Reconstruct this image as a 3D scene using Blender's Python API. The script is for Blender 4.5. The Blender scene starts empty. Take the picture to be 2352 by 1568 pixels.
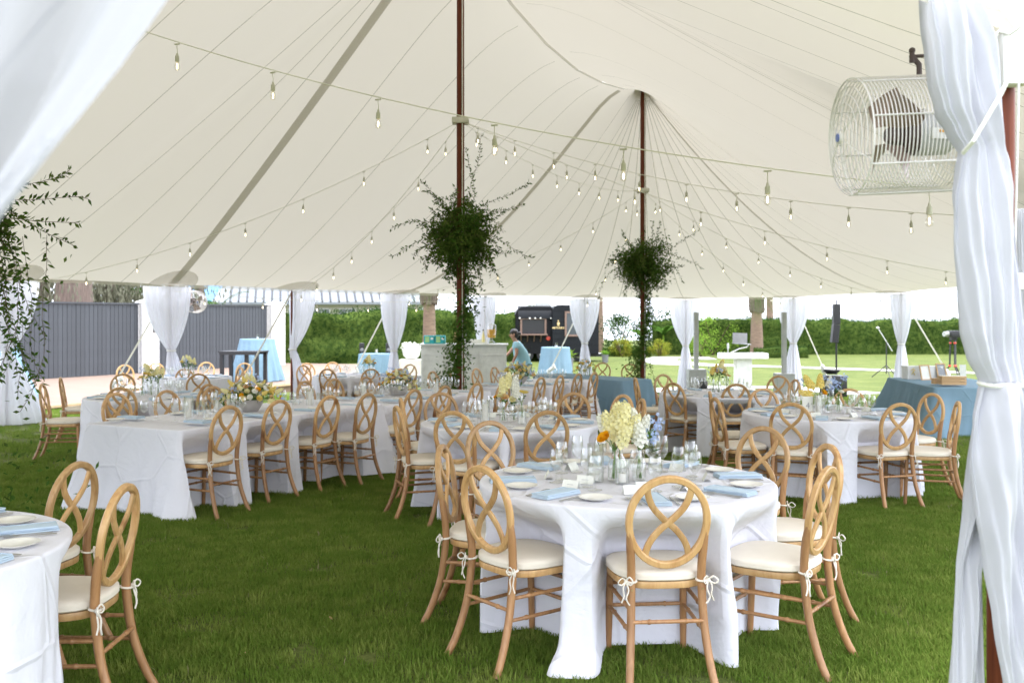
import bpy, bmesh, math, random
from mathutils import Vector, Matrix, noise
PI = math.pi
rnd = random.Random(11)
scene = bpy.context.scene
COL = scene.collection

# ------------------------------------------------------------------ camera
cam_d = bpy.data.cameras.new("camera"); cam = bpy.data.objects.new("camera", cam_d); COL.objects.link(cam)
cam.location = (0, 0, 1.63); cam.rotation_euler = (PI/2, 0, 0)
cam_d.lens = 33.5; cam_d.sensor_width = 36; cam_d.shift_y = -54/2352
cam_d.clip_start = 0.05; cam_d.clip_end = 6000
cam_d.dof.use_dof = True; cam_d.dof.focus_distance = 5.2; cam_d.dof.aperture_fstop = 4.5
scene.camera = cam

# ------------------------------------------------------------------ sky, sun, exposure
SUN_EL, SUN_AZ = math.radians(72), math.radians(110)      # high sun veiled by cloud
world = bpy.data.worlds.new("World"); scene.world = world; world.use_nodes = True
wt = world.node_tree; wt.nodes.clear()
wo = wt.nodes.new("ShaderNodeOutputWorld"); wb = wt.nodes.new("ShaderNodeBackground")
sky = wt.nodes.new("ShaderNodeTexSky"); sky.sky_type = 'NISHITA'; sky.sun_disc = False
sky.sun_elevation = SUN_EL; sky.sun_rotation = SUN_AZ; sky.dust_density = 4; sky.air_density = 1.0
hsv = wt.nodes.new("ShaderNodeHueSaturation"); hsv.inputs['Saturation'].default_value = 0.22
wmix = wt.nodes.new("ShaderNodeMixRGB"); wmix.inputs[0].default_value = 0.62
wmix.inputs[2].default_value = (9.6, 10.1, 11.6, 1)         # the even white of the overcast
wt.links.new(sky.outputs[0], hsv.inputs['Color']); wt.links.new(hsv.outputs[0], wmix.inputs[1])
wt.links.new(wmix.outputs[0], wb.inputs[0]); wb.inputs[1].default_value = 0.145
wt.links.new(wb.outputs[0], wo.inputs[0])
sun_d = bpy.data.lights.new("sun", 'SUN'); sun_d.energy = 1.0; sun_d.angle = math.radians(14); sun_d.color = (1, .96, .9)
sun = bpy.data.objects.new("sun", sun_d); COL.objects.link(sun)
sd = Vector((math.sin(SUN_AZ)*math.cos(SUN_EL), math.cos(SUN_AZ)*math.cos(SUN_EL), math.sin(SUN_EL)))
sun.rotation_euler = sd.to_track_quat('Z', 'Y').to_euler()
vs = scene.view_settings; vs.view_transform = 'Standard'; vs.look = 'None'; vs.gamma = 1; vs.use_curve_mapping = False
vs.exposure = 1.87
cy = scene.cycles; cy.use_denoising = True; cy.max_bounces = 9; cy.diffuse_bounces = 5; cy.glossy_bounces = 3
cy.transmission_bounces = 5; cy.transparent_max_bounces = 24; cy.caustics_reflective = False; cy.caustics_refractive = False
cy.sample_clamp_indirect = 8

# ------------------------------------------------------------------ helpers
FPX, HZ, CX, CH = 2189.0, 730.0, 1176.0, 1.63
def gz(y):                      # the lawn falls gently away from the camera, towards the water
    return -0.02*min(max(y-6.0, 0.0), 24.0)
def depth(v, h=0.0):            # distance at which a point h above the ground appears on picture row v
    k = (v-HZ)/FPX
    d = (CH-h)/k if k > 0 else 1e9
    if d <= 6: return d
    d = (CH-0.12-h)/(k-0.02) if k > 0.0201 else 1e9
    if d <= 30: return d
    return (CH+0.48-h)/k
def pos(u, v, h=0.0):
    d = depth(v, h); return Vector(((u-CX)*d/FPX, d, gz(d)+h))
def at(u, v, d):
    return Vector(((u-CX)*d/FPX, d, CH-(v-HZ)*d/FPX))
def vec(*a): return Vector(a)
def lerp(a, b, t): return a+(b-a)*t
def sstep(a, b, x):
    t = min(max((x-a)/(b-a), 0), 1); return t*t*(3-2*t)

class MB:
    def __init__(s): s.v = []; s.f = []
    def add(s, vs_, fs): 
        n = len(s.v); s.v.extend(vs_); s.f.extend([tuple(i+n for i in f) for f in fs]); return s
    def box(s, c, size, rz=0, rx=0, ry=0, bevel=0):
        hx, hy, hz = size[0]/2, size[1]/2, size[2]/2
        M = Matrix.Translation(Vector(c)) @ Matrix.Rotation(rz, 4, 'Z') @ Matrix.Rotation(ry, 4, 'Y') @ Matrix.Rotation(rx, 4, 'X')
        if bevel:
            b = min(bevel, hx*.9, hy*.9, hz*.9)
            bm = bmesh.new(); bmesh.ops.create_cube(bm, size=1)
            for v in bm.verts: v.co = Vector((v.co.x*2*hx, v.co.y*2*hy, v.co.z*2*hz))
            bmesh.ops.bevel(bm, geom=bm.edges[:], offset=b, segments=2, affect='EDGES', profile=.6)
            s.add([M @ v.co for v in bm.verts], [[v.index for v in f.verts] for f in bm.faces]) if not bm.verts.index_update() else 0
            bm.free(); return s
        vv = [M @ Vector((x*hx, y*hy, z*hz)) for x in (-1, 1) for y in (-1, 1) for z in (-1, 1)]
        return s.add(vv, [(0,1,3,2),(4,6,7,5),(0,4,5,1),(2,3,7,6),(0,2,6,4),(1,5,7,3)])
    def tube(s, pts, r, n=8, closed=False, flat=1.0, up=None, caps=True):
        pts = [Vector(p) for p in pts]; m = len(pts)
        rr = r if isinstance(r, (list, tuple)) else [r]*m
        vv = []; prev = None
        for i, p in enumerate(pts):
            if closed: t = pts[(i+1) % m]-pts[i-1]
            else: t = pts[min(i+1, m-1)]-pts[max(i-1, 0)]
            if t.length < 1e-9: t = Vector((0, 0, 1))
            t.normalize()
            if up is not None: a = Vector(up)-t*t.dot(Vector(up))
            elif prev is not None: a = prev-t*t.dot(prev)
            else: a = t.orthogonal()
            if a.length < 1e-6: a = t.orthogonal()
            a.normalize(); b = t.cross(a); prev = a
            for k in range(n):
                w = 2*PI*k/n + (PI/4 if n == 4 else 0)
                vv.append(p + a*math.cos(w)*rr[i] + b*math.sin(w)*rr[i]*flat)
        ff = []
        for i in range(m if closed else m-1):
            j = (i+1) % m
            for k in range(n):
                l = (k+1) % n; ff.append((i*n+k, i*n+l, j*n+l, j*n+k))
        if not closed and caps:
            ff.append(tuple(reversed(range(n)))); ff.append(tuple(range((m-1)*n, m*n)))
        return s.add(vv, ff)
    def sweep(s, pts, prof, nrm, closed=False):     # prof: (a along side, b along nrm)
        pts = [Vector(p) for p in pts]; m = len(pts); n = len(prof); nrm0 = Vector(nrm); vv = []
        for i, p in enumerate(pts):
            t = (pts[(i+1) % m]-pts[i-1]) if closed else (pts[min(i+1, m-1)]-pts[max(i-1, 0)])
            t.normalize(); nr = (nrm0-t*t.dot(nrm0)).normalized(); sd_ = t.cross(nr)
            for a, b in prof: vv.append(p+sd_*a+nr*b)
        ff = []
        for i in range(m if closed else m-1):
            j = (i+1) % m
            for k in range(n):
                l = (k+1) % n; ff.append((i*n+k, i*n+l, j*n+l, j*n+k))
        if not closed: ff.append(tuple(reversed(range(n)))); ff.append(tuple(range((m-1)*n, m*n)))
        return s.add(vv, ff)
    def lathe(s, prof, n=24, c=(0, 0, 0), axis=None):
        c = Vector(c); q = Vector((0, 0, 1)).rotation_difference(Vector(axis).normalized()) if axis is not None else None
        vv = []
        for r, z in prof:
            for k in range(n):
                w = 2*PI*k/n; p = Vector((r*math.cos(w), r*math.sin(w), z))
                if q: p = q @ p
                vv.append(p+c)
        ff = []
        for i in range(len(prof)-1):
            for k in range(n):
                l = (k+1) % n; ff.append((i*n+k, i*n+l, (i+1)*n+l, (i+1)*n+k))
        return s.add(vv, ff)
    def grid(s, rows):
        m = len(rows); n = len(rows[0]); vv = [Vector(p) for r in rows for p in r]
        return s.add(vv, [(i*n+j, i*n+j+1, (i+1)*n+j+1, (i+1)*n+j) for i in range(m-1) for j in range(n-1)])
    def ball(s, c, r, n=10, m=7, sc=(1, 1, 1)):
        c = Vector(c); prof = [(max(r*math.sin(PI*i/m), 1e-5), -r*math.cos(PI*i/m)) for i in range(m+1)]
        vv = [c+Vector((a*math.cos(2*PI*k/n)*sc[0], a*math.sin(2*PI*k/n)*sc[1], z*sc[2])) for a, z in prof for k in range(n)]
        return s.add(vv, [(i*n+k, i*n+(k+1) % n, (i+1)*n+(k+1) % n, (i+1)*n+k) for i in range(m) for k in range(n)])
    def mesh(s, name, mat, smooth=True):
        me = bpy.data.meshes.new(name); me.from_pydata([tuple(v) for v in s.v], [], s.f)
        if mat: me.materials.append(mat)
        if smooth:
            me.polygons.foreach_set('use_smooth', [True]*len(me.polygons))
            try: me.set_sharp_from_angle(angle=math.radians(40))
            except Exception: pass
        me.update(); return me
    def build(s, name, mat, parent=None, smooth=True, loc=None, rz=0, **tags):
        return link(name, s.mesh(name, mat, smooth), parent, loc, rz, **tags)

def link(name, me, parent=None, loc=None, rz=0, **tags):
    o = bpy.data.objects.new(name, me); COL.objects.link(o); o.parent = parent
    if loc is not None: o.location = loc
    if rz: o.rotation_euler.z = rz
    tag(o, **tags); return o
def tag(o, label=None, cat=None, group=None, kind=None):
    if label: o['label'] = label
    if cat: o['category'] = cat
    if group: o['group'] = group
    if kind: o['kind'] = kind
    return o
def empty(name, loc=(0, 0, 0), rz=0, **tags):
    o = bpy.data.objects.new(name, None); COL.objects.link(o); o.location = loc; o.rotation_euler.z = rz
    o.empty_display_size = .05
    return tag(o, **tags)
def text_mesh(name, fc):
    tmp = bpy.data.objects.new('tmp', fc); COL.objects.link(tmp); bpy.context.view_layer.update()
    me = bpy.data.meshes.new_from_object(tmp.evaluated_get(bpy.context.evaluated_depsgraph_get())); bpy.data.objects.remove(tmp)
    return link(name, me)
def copy_tree(src, parts, loc, rz=0, scale=None, **tags):   # parts: list of (object, [sub-parts])
    r = src.copy(); COL.objects.link(r); r.location = loc; r.rotation_euler = (0, 0, rz)
    if scale: r.scale = (scale,)*3
    for k in ('label', 'group', 'category', 'kind'):
        pass
    tag(r, **tags)
    for p, subs in parts:
        c = p.copy(); COL.objects.link(c); c.parent = r
        for q in subs:
            e = q.copy(); COL.objects.link(e); e.parent = c
    return r

# ------------------------------------------------------------------ materials
def mat_new(name):
    m = bpy.data.materials.new(name); m.use_nodes = True; nt = m.node_tree; nt.nodes.clear()
    out = nt.nodes.new('ShaderNodeOutputMaterial'); return m, nt, out
def N(nt, t, **kw):
    n = nt.nodes.new(t)
    for k, v in kw.items():
        if k in n.inputs: n.inputs[k].default_value = v
        else: setattr(n, k, v)
    return n
def col_noise(nt, c1, c2, scale, coord='Object', detail=4, stretch=None, lo=.35, hi=.65, rough=.6):
    tc = N(nt, 'ShaderNodeTexCoord'); src = tc.outputs[coord]
    if stretch:
        mp = N(nt, 'ShaderNodeMapping'); mp.inputs['Scale'].default_value = stretch
        nt.links.new(src, mp.inputs[0]); src = mp.outputs[0]
    no = N(nt, 'ShaderNodeTexNoise'); no.inputs['Scale'].default_value = scale; no.inputs['Detail'].default_value = detail
    no.inputs['Roughness'].default_value = rough
    nt.links.new(src, no.inputs['Vector'])
    cr = N(nt, 'ShaderNodeValToRGB'); cr.color_ramp.elements[0].position = lo; cr.color_ramp.elements[1].position = hi
    cr.color_ramp.elements[0].color = (*c1, 1); cr.color_ramp.elements[1].color = (*c2, 1)
    nt.links.new(no.outputs['Fac'], cr.inputs[0]); return cr.outputs[0], no.outputs['Fac'], src
def pbr(name, c1, c2=None, scale=8, rough=.6, bump=0, bscale=40, metal=0, stretch=None, spec=.5, sss=0, coord='Object', var=0, coat=0, lo=.35, hi=.65):
    m, nt, out = mat_new(name); b = N(nt, 'ShaderNodeBsdfPrincipled'); b.inputs['Roughness'].default_value = rough
    b.inputs['Metallic'].default_value = metal; b.inputs['Specular IOR Level'].default_value = spec
    b.inputs['Coat Weight'].default_value = coat
    c, f, src = col_noise(nt, c1, c2 or tuple(x*.85 for x in c1), scale, coord, stretch=stretch, lo=lo, hi=hi)
    if var:
        oi = N(nt, 'ShaderNodeObjectInfo'); hs = N(nt, 'ShaderNodeHueSaturation')
        mr = N(nt, 'ShaderNodeMapRange'); mr.inputs['To Min'].default_value = 1-var; mr.inputs['To Max'].default_value = 1+var
        nt.links.new(oi.outputs['Random'], mr.inputs[0]); nt.links.new(mr.outputs[0], hs.inputs['Value'])
        nt.links.new(c, hs.inputs['Color']); c = hs.outputs[0]
    nt.links.new(c, b.inputs['Base Color'])
    if bump:
        n2 = N(nt, 'ShaderNodeTexNoise'); n2.inputs['Scale'].default_value = bscale; n2.inputs['Detail'].default_value = 5
        nt.links.new(src, n2.inputs['Vector']); bp = N(nt, 'ShaderNodeBump'); bp.inputs['Strength'].default_value = bump
        bp.inputs['Distance'].default_value = .01
        nt.links.new(n2.outputs['Fac'], bp.inputs['Height']); nt.links.new(bp.outputs[0], b.inputs['Normal'])
    nt.links.new(b.outputs[0], out.inputs[0]); return m
def thin(name, col, trans, tcol=None, tp=0.0, c2=None, scale=2, bump=0, bscale=4, rough=1, weave=0):
    """cloth and leaves: diffuse + translucent (+ a little see-through for sheer voile)"""
    m, nt, out = mat_new(name)
    c, f, src = col_noise(nt, col, c2 or col, scale)
    d = N(nt, 'ShaderNodeBsdfDiffuse'); t = N(nt, 'ShaderNodeBsdfTranslucent'); mx = N(nt, 'ShaderNodeMixShader')
    nt.links.new(c, d.inputs[0])
    if tcol: t.inputs[0].default_value = (*tcol, 1)
    else: nt.links.new(c, t.inputs[0])
    mx.inputs[0].default_value = trans
    nt.links.new(d.outputs[0], mx.inputs[1]); nt.links.new(t.outputs[0], mx.inputs[2]); sh = mx.outputs[0]
    if bump:
        n2 = N(nt, 'ShaderNodeTexNoise'); n2.inputs['Scale'].default_value = bscale; n2.inputs['Detail'].default_value = 4
        n2.inputs['Distortion'].default_value = .6
        nt.links.new(src, n2.inputs['Vector']); bp = N(nt, 'ShaderNodeBump'); bp.inputs['Strength'].default_value = bump
        bp.inputs['Distance'].default_value = .03
        nt.links.new(n2.outputs['Fac'], bp.inputs['Height'])
        nt.links.new(bp.outputs[0], d.inputs['Normal']); nt.links.new(bp.outputs[0], t.inputs['Normal'])
    if tp:
        tr = N(nt, 'ShaderNodeBsdfTransparent'); m2 = N(nt, 'ShaderNodeMixShader'); m2.inputs[0].default_value = tp
        nt.links.new(sh, m2.inputs[1]); nt.links.new(tr.outputs[0], m2.inputs[2]); sh = m2.outputs[0]
    nt.links.new(sh, out.inputs[0]); return m
def glass(name, tint=(.988, .994, .99), refl=1.0, dirt=.03):
    m, nt, out = mat_new(name)
    tr = N(nt, 'ShaderNodeBsdfTransparent'); tr.inputs[0].default_value = (*tint, 1)
    gl = N(nt, 'ShaderNodeBsdfGlossy'); gl.inputs['Roughness'].default_value = .03
    lw = N(nt, 'ShaderNodeLayerWeight'); lw.inputs[0].default_value = .35
    mr = N(nt, 'ShaderNodeMapRange'); mr.inputs['To Min'].default_value = dirt; mr.inputs['To Max'].default_value = .55*refl
    nt.links.new(lw.outputs['Facing'], mr.inputs[0])
    mx = N(nt, 'ShaderNodeMixShader'); nt.links.new(mr.outputs[0], mx.inputs[0])
    nt.links.new(tr.outputs[0], mx.inputs[1]); nt.links.new(gl.outputs[0], mx.inputs[2]); nt.links.new(mx.outputs[0], out.inputs[0]); return m
def emit(name, col, s):
    m, nt, out = mat_new(name); e = N(nt, 'ShaderNodeEmission'); e.inputs[0].default_value = (*col, 1); e.inputs[1].default_value = s
    nt.links.new(e.outputs[0], out.inputs[0]); return m

M = {}
def wood_mat(name, c1, c2, rough=.42):
    m, nt, out = mat_new(name); b = N(nt, 'ShaderNodeBsdfPrincipled'); b.inputs['Roughness'].default_value = rough
    tc = N(nt, 'ShaderNodeTexCoord'); mp = N(nt, 'ShaderNodeMapping'); mp.inputs['Scale'].default_value = (9, 9, 1.6)
    oi = N(nt, 'ShaderNodeObjectInfo'); ad = N(nt, 'ShaderNodeVectorMath', operation='ADD')
    sc_ = N(nt, 'ShaderNodeVectorMath', operation='SCALE'); sc_.inputs['Scale'].default_value = 40
    cmb = N(nt, 'ShaderNodeCombineXYZ'); nt.links.new(oi.outputs['Random'], cmb.inputs[0]); nt.links.new(oi.outputs['Random'], cmb.inputs[2])
    nt.links.new(cmb.outputs[0], sc_.inputs[0]); nt.links.new(tc.outputs['Object'], ad.inputs[0]); nt.links.new(sc_.outputs[0], ad.inputs[1])
    nt.links.new(ad.outputs[0], mp.inputs[0])
    no = N(nt, 'ShaderNodeTexNoise'); no.inputs['Scale'].default_value = 3.2; no.inputs['Detail'].default_value = 7; no.inputs['Distortion'].default_value = 1.2
    nt.links.new(mp.outputs[0], no.inputs['Vector'])
    cr = N(nt, 'ShaderNodeValToRGB'); cr.color_ramp.elements[0].position = .3; cr.color_ramp.elements[1].position = .68
    cr.color_ramp.elements[0].color = (*c2, 1); cr.color_ramp.elements[1].color = (*c1, 1)
    nt.links.new(no.outputs['Fac'], cr.inputs[0])
    # knots and darker streaks
    n3 = N(nt, 'ShaderNodeTexNoise'); n3.inputs['Scale'].default_value = 5; n3.inputs['Detail'].default_value = 2
    nt.links.new(ad.outputs[0], n3.inputs['Vector'])
    r3 = N(nt, 'ShaderNodeValToRGB'); r3.color_ramp.elements[0].position = .27; r3.color_ramp.elements[1].position = .36
    r3.color_ramp.elements[0].color = (.55, .42, .3, 1); r3.color_ramp.elements[1].color = (1, 1, 1, 1)
    nt.links.new(n3.outputs['Fac'], r3.inputs[0])
    mu = N(nt, 'ShaderNodeMixRGB', blend_type='MULTIPLY'); mu.inputs[0].default_value = 1
    nt.links.new(cr.outputs[0], mu.inputs[1]); nt.links.new(r3.outputs[0], mu.inputs[2])
    hs = N(nt, 'ShaderNodeHueSaturation'); mr = N(nt, 'ShaderNodeMapRange'); mr.inputs['To Min'].default_value = .80; mr.inputs['To Max'].default_value = 1.15
    nt.links.new(oi.outputs['Random'], mr.inputs[0]); nt.links.new(mr.outputs[0], hs.inputs['Value']); nt.links.new(mu.outputs[0], hs.inputs['Color'])
    nt.links.new(hs.outputs[0], b.inputs['Base Color'])
    bp = N(nt, 'ShaderNodeBump'); bp.inputs['Strength'].default_value = .12; bp.inputs['Distance'].default_value = .004
    nt.links.new(no.outputs['Fac'], bp.inputs['Height']); nt.links.new(bp.outputs[0], b.inputs['Normal'])
    nt.links.new(b.outputs[0], out.inputs[0]); return m
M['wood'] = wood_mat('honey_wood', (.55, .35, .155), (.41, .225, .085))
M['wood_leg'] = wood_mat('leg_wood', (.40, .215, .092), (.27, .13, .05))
M['pole'] = pbr('varnished_pole', (.15, .040, .018), (.09, .022, .010), scale=6, stretch=(12, 12, .6), rough=.5, spec=.15)
M['cushion'] = pbr('ivory_cushion', (.74, .68, .575), (.70, .64, .54), scale=5, rough=.9, bump=.12, bscale=60)
M['tie'] = pbr('ivory_tie', (.78, .73, .64), rough=.9)
M['metal'] = pbr('steel', (.55, .55, .54), rough=.28, metal=1)
M['brass'] = pbr('brass_screw', (.5, .38, .2), rough=.35, metal=1)
M['cloth'] = None
def cloth_mat(name, c, c2=None, crease=.35):
    """tablecloth with pressed fold creases and soft wrinkles"""
    m, nt, out = mat_new(name); b = N(nt, 'ShaderNodeBsdfPrincipled'); b.inputs['Roughness'].default_value = .85
    b.inputs['Specular IOR Level'].default_value = .2
    c_, f, src = col_noise(nt, c, c2 or tuple(x*.97 for x in c), 1.5)
    nt.links.new(c_, b.inputs['Base Color'])
    n2 = N(nt, 'ShaderNodeTexNoise'); n2.inputs['Scale'].default_value = 2.6; n2.inputs['Detail'].default_value = 3; n2.inputs['Distortion'].default_value = 1.4
    nt.links.new(src, n2.inputs['Vector'])
    vo = N(nt, 'ShaderNodeTexVoronoi', feature='DISTANCE_TO_EDGE'); vo.inputs['Scale'].default_value = 2.1
    nt.links.new(src, vo.inputs['Vector'])
    cr = N(nt, 'ShaderNodeMapRange'); cr.inputs['From Max'].default_value = .035; cr.inputs['To Min'].default_value = .30; cr.inputs['To Max'].default_value = 0
    nt.links.new(vo.outputs[0], cr.inputs[0])
    n3 = N(nt, 'ShaderNodeTexNoise'); n3.inputs['Scale'].default_value = 11; n3.inputs['Detail'].default_value = 3; n3.inputs['Distortion'].default_value = 2.2
    nt.links.new(src, n3.inputs['Vector']); m3 = N(nt, 'ShaderNodeMath', operation='MULTIPLY_ADD'); m3.inputs[1].default_value = .16
    nt.links.new(n3.outputs['Fac'], m3.inputs[0]); nt.links.new(n2.outputs['Fac'], m3.inputs[2])
    ad = N(nt, 'ShaderNodeMath', operation='ADD'); nt.links.new(m3.outputs[0], ad.inputs[0]); nt.links.new(cr.outputs[0], ad.inputs[1])
    bp = N(nt, 'ShaderNodeBump'); bp.inputs['Strength'].default_value = crease; bp.inputs['Distance'].default_value = .03
    nt.links.new(ad.outputs[0], bp.inputs['Height']); nt.links.new(bp.outputs[0], b.inputs['Normal'])
    tl = N(nt, 'ShaderNodeBsdfTranslucent'); tl.inputs[0].default_value = (*c, 1)
    mx = N(nt, 'ShaderNodeMixShader'); mx.inputs[0].default_value = .12
    nt.links.new(b.outputs[0], mx.inputs[1]); nt.links.new(tl.outputs[0], mx.inputs[2]); nt.links.new(mx.outputs[0], out.inputs[0]); return m
M['cloth'] = cloth_mat('white_tablecloth', (.80, .805, .87), crease=.65)
M['blue'] = cloth_mat('blue_tablecloth', (.215, .33, .42), (.195, .31, .40))
M['napkin'] = pbr('blue_napkin', (.47, .58, .67), (.44, .55, .65), scale=6, rough=.85, bump=.1, bscale=90)
M['plate'] = pbr('ivory_plate', (.82, .81, .75), rough=.2)
M['card'] = pbr('paper_card', (.78, .79, .72), rough=.8)
M['print'] = pbr('grey_print', (.30, .31, .32), rough=.8)
M['wax'] = pbr('candle_wax', (.86, .84, .78), rough=.5)
M['glass'] = glass('clear_glass')
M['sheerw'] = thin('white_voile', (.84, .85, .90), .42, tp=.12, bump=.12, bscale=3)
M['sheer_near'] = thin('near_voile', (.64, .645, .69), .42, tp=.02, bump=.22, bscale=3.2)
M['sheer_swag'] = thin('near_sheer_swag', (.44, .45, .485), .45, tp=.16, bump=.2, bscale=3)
M['roof'] = thin('ivory_sailcloth', (.70, .66, .59), .19, tcol=(.60, .555, .48), c2=(.71, .66, .595), scale=.35, bump=.10, bscale=.7)
M['seam'] = thin('double_sailcloth', (.66, .63, .52), .17, tcol=(.5, .47, .36), c2=(.64, .61, .50), tp=.50)
M['patch'] = thin('reinforced_sailcloth', (.60, .57, .47), .12, tcol=(.52, .49, .39), c2=(.58, .55, .45), tp=.50)
M['strap'] = thin('webbing_strap', (.56, .53, .42), .12, c2=(.54, .50, .40), scale=30, tp=.30)
M['webbing'] = pbr('cream_webbing', (.70, .68, .58), rough=.9)
M['rope'] = pbr('white_rope', (.78, .77, .72), rough=.8, bump=.5, bscale=200)
M['leafd'] = thin('dark_smilax', (.040, .078, .018), .45, c2=(.14, .20, .045), scale=5)
M['leaff'] = thin('fresh_leaf', (.045, .11, .02), .4, c2=(.09, .17, .03), scale=9)
M['leafh'] = thin('hedge_leaf', (.016, .038, .012), .32, c2=(.062, .112, .030), scale=1.1)
M['leafb'] = thin('bright_leaf', (.12, .24, .03), .4, c2=(.26, .38, .06), scale=3)
M['yellow_leaf'] = thin('golden_leaf', (.16, .22, .03), .4, c2=(.30, .28, .04), scale=3)
M['moss'] = thin('hanging_moss', (.15, .16, .11), .3, c2=(.22, .22, .16), scale=3)
M['twig'] = pbr('twig', (.09, .06, .03), rough=.8)
M['stem'] = pbr('green_stem', (.13, .24, .05), rough=.6)
M['bark'] = pbr('tree_bark', (.20, .15, .125), (.11, .085, .07), scale=3, stretch=(5, 5, .7), rough=.95, bump=1, bscale=7)
M['palmbark'] = pbr('palm_trunk', (.26, .18, .125), (.16, .11, .08), scale=4, stretch=(1, 1, 6), rough=.95, bump=.8, bscale=14)
M['white_paint'] = pbr('white_paint', (.78, .78, .76), rough=.6, bump=.05)
M['bar'] = pbr('painted_bar', (.74, .75, .71), rough=.5)
M['fence'] = pbr('slate_board', (.052, .059, .068), (.045, .051, .060), scale=3, rough=.6, var=.08)
M['black'] = pbr('black_plastic', (.012, .012, .014), rough=.45)
M['blackp'] = pbr('black_trailer_skin', (.005, .0055, .007), (.008, .008, .010), rough=.5, spec=.18, scale=1.2)
M['trailer_grey'] = pbr('trailer_end_skin', (.010, .012, .015), (.007, .008, .010), rough=.6, spec=.2, scale=.8)
M['copper'] = pbr('copper_trim', (.20, .125, .095), rough=.5, metal=.1)
M['gold'] = pbr('gold_letter', (.7, .52, .25), rough=.5)
M['deck'] = pbr('deck_boards', (.25, .180, .14), (.22, .158, .124), scale=2, rough=.85, bump=.2)
M['deckedge'] = pbr('deck_fascia', (.24, .16, .11), (.17, .12, .085), scale=3, rough=.9)
M['deck_trim'] = pbr('pale_nosing', (.55, .40, .25), rough=.8)
M['path'] = pbr('pale_paving', (.50, .49, .47), (.44, .43, .41), scale=3, rough=.9)
M['roofmetal'] = pbr('standing_seam_metal', (.24, .26, .28), rough=.75, spec=.2)
M['roofblue'] = pbr('blue_roof', (.09, .27, .50), rough=.5)
M['stucco'] = pbr('cream_wall', (.60, .57, .48), rough=.9, bump=.2)
M['darkglass'] = pbr('dark_pane', (.06, .07, .075), rough=.1)
M['greyplastic'] = pbr('grey_totem', (.42, .43, .41), rough=.4)
M['planter'] = pbr('grey_planter', (.16, .165, .17), rough=.8, bump=.2)
M['skin'] = pbr('skin', (.36, .19, .12), rough=.5)
M['hair'] = pbr('dark_hair', (.012, .008, .007), rough=.5)
M['shirt'] = pbr('pale_blue_shirt', (.25, .42, .47), (.22, .39, .45), rough=.9, bump=.2)
M['crate'] = pbr('pine_crate', (.58, .38, .2), (.5, .32, .16), stretch=(1, 1, 8), scale=4, rough=.7)
M['fanwhite'] = pbr('white_wire', (.76, .73, .72), rough=.4)
M['fanblade'] = pbr('fan_blade', (.30, .22, .18), rough=.35, metal=.2)
M['motor'] = pbr('grey_motor', (.45, .46, .46), rough=.4)
M['motord'] = pbr('dark_motor', (.07, .045, .04), rough=.5)
M['bulb'] = glass('bulb_glass', (1, .985, .95), .8)
M['filament'] = emit('lit_filament', (1, .80, .45), 6)
M['cable'] = pbr('ivory_cable', (.80, .78, .68), rough=.6)
M['socket'] = pbr('ivory_socket', (.60, .58, .49), rough=.5)
M['cream_fl'] = thin('cream_petal', (.84, .78, .38), .3, c2=(.86, .83, .56), scale=60)
M['white_fl'] = thin('white_petal', (.82, .82, .74), .3)
M['yellow_fl'] = thin('soft_yellow_petal', (.82, .64, .14), .3, c2=(.84, .72, .28), scale=40)
M['orange_fl'] = thin('marigold_petal', (.85, .40, .015), .3, c2=(.85, .50, .03), scale=40)
M['peach_fl'] = thin('peach_petal', (.82, .58, .30), .3)
M['blue_fl'] = thin('pale_blue_petal', (.38, .50, .78), .3, c2=(.48, .58, .80), scale=50)
M['stone'] = pbr('grey_bowl', (.40, .38, .36), rough=.8, bump=.2)
M['juice'] = pbr('orange_juice', (.80, .42, .03), rough=.3)
M['teal'] = pbr('teal_carton', (.02, .36, .38), rough=.5)
M['lime'] = pbr('lime_print', (.35, .60, .25), rough=.5)
M['laptop'] = pbr('grey_laptop', (.22, .22, .22), rough=.4, metal=.4)
M['red'] = pbr('red_plastic', (.6, .06, .03), rough=.4)
M['water'] = pbr('water', (.50, .55, .56), rough=.35)
M['fan_badge'] = pbr('blue_badge', (.12, .18, .5), rough=.4)

# lawn: mown grass tone with dry flecks
def lawn_mat():
    m, nt, out = mat_new('lawn'); b = N(nt, 'ShaderNodeBsdfPrincipled'); b.inputs['Roughness'].default_value = .95; b.inputs['Specular IOR Level'].default_value = .1
    c1, f1, src = col_noise(nt, (.080, .112, .030), (.145, .170, .055), 1.1, detail=8, lo=.3, hi=.7)
    no = N(nt, 'ShaderNodeTexNoise'); no.inputs['Scale'].default_value = 34; no.inputs['Detail'].default_value = 6; nt.links.new(src, no.inputs['Vector'])
    cr = N(nt, 'ShaderNodeValToRGB'); cr.color_ramp.elements[0].position = .3; cr.color_ramp.elements[1].position = .7
    cr.color_ramp.elements[0].color = (.55, .6, .5, 1); cr.color_ramp.elements[1].color = (1.25, 1.2, 1.1, 1); nt.links.new(no.outputs['Fac'], cr.inputs[0])
    mu = N(nt, 'ShaderNodeMixRGB', blend_type='MULTIPLY'); mu.inputs[0].default_value = 1
    nt.links.new(c1, mu.inputs[1]); nt.links.new(cr.outputs[0], mu.inputs[2]); nt.links.new(mu.outputs[0], b.inputs['Base Color'])
    bp = N(nt, 'ShaderNodeBump'); bp.inputs['Strength'].default_value = .8; bp.inputs['Distance'].default_value = .02
    nt.links.new(no.outputs['Fac'], bp.inputs['Height']); nt.links.new(bp.outputs[0], b.inputs['Normal'])
    nt.links.new(b.outputs[0], out.inputs[0]); return m
M['lawn'] = lawn_mat()
M['blade'] = thin('grass_blade', (.100, .190, .024), .45, c2=(.255, .315, .075), scale=1.7)
M['straw'] = pbr('dry_blade', (.26, .24, .11), rough=.9)
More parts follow.
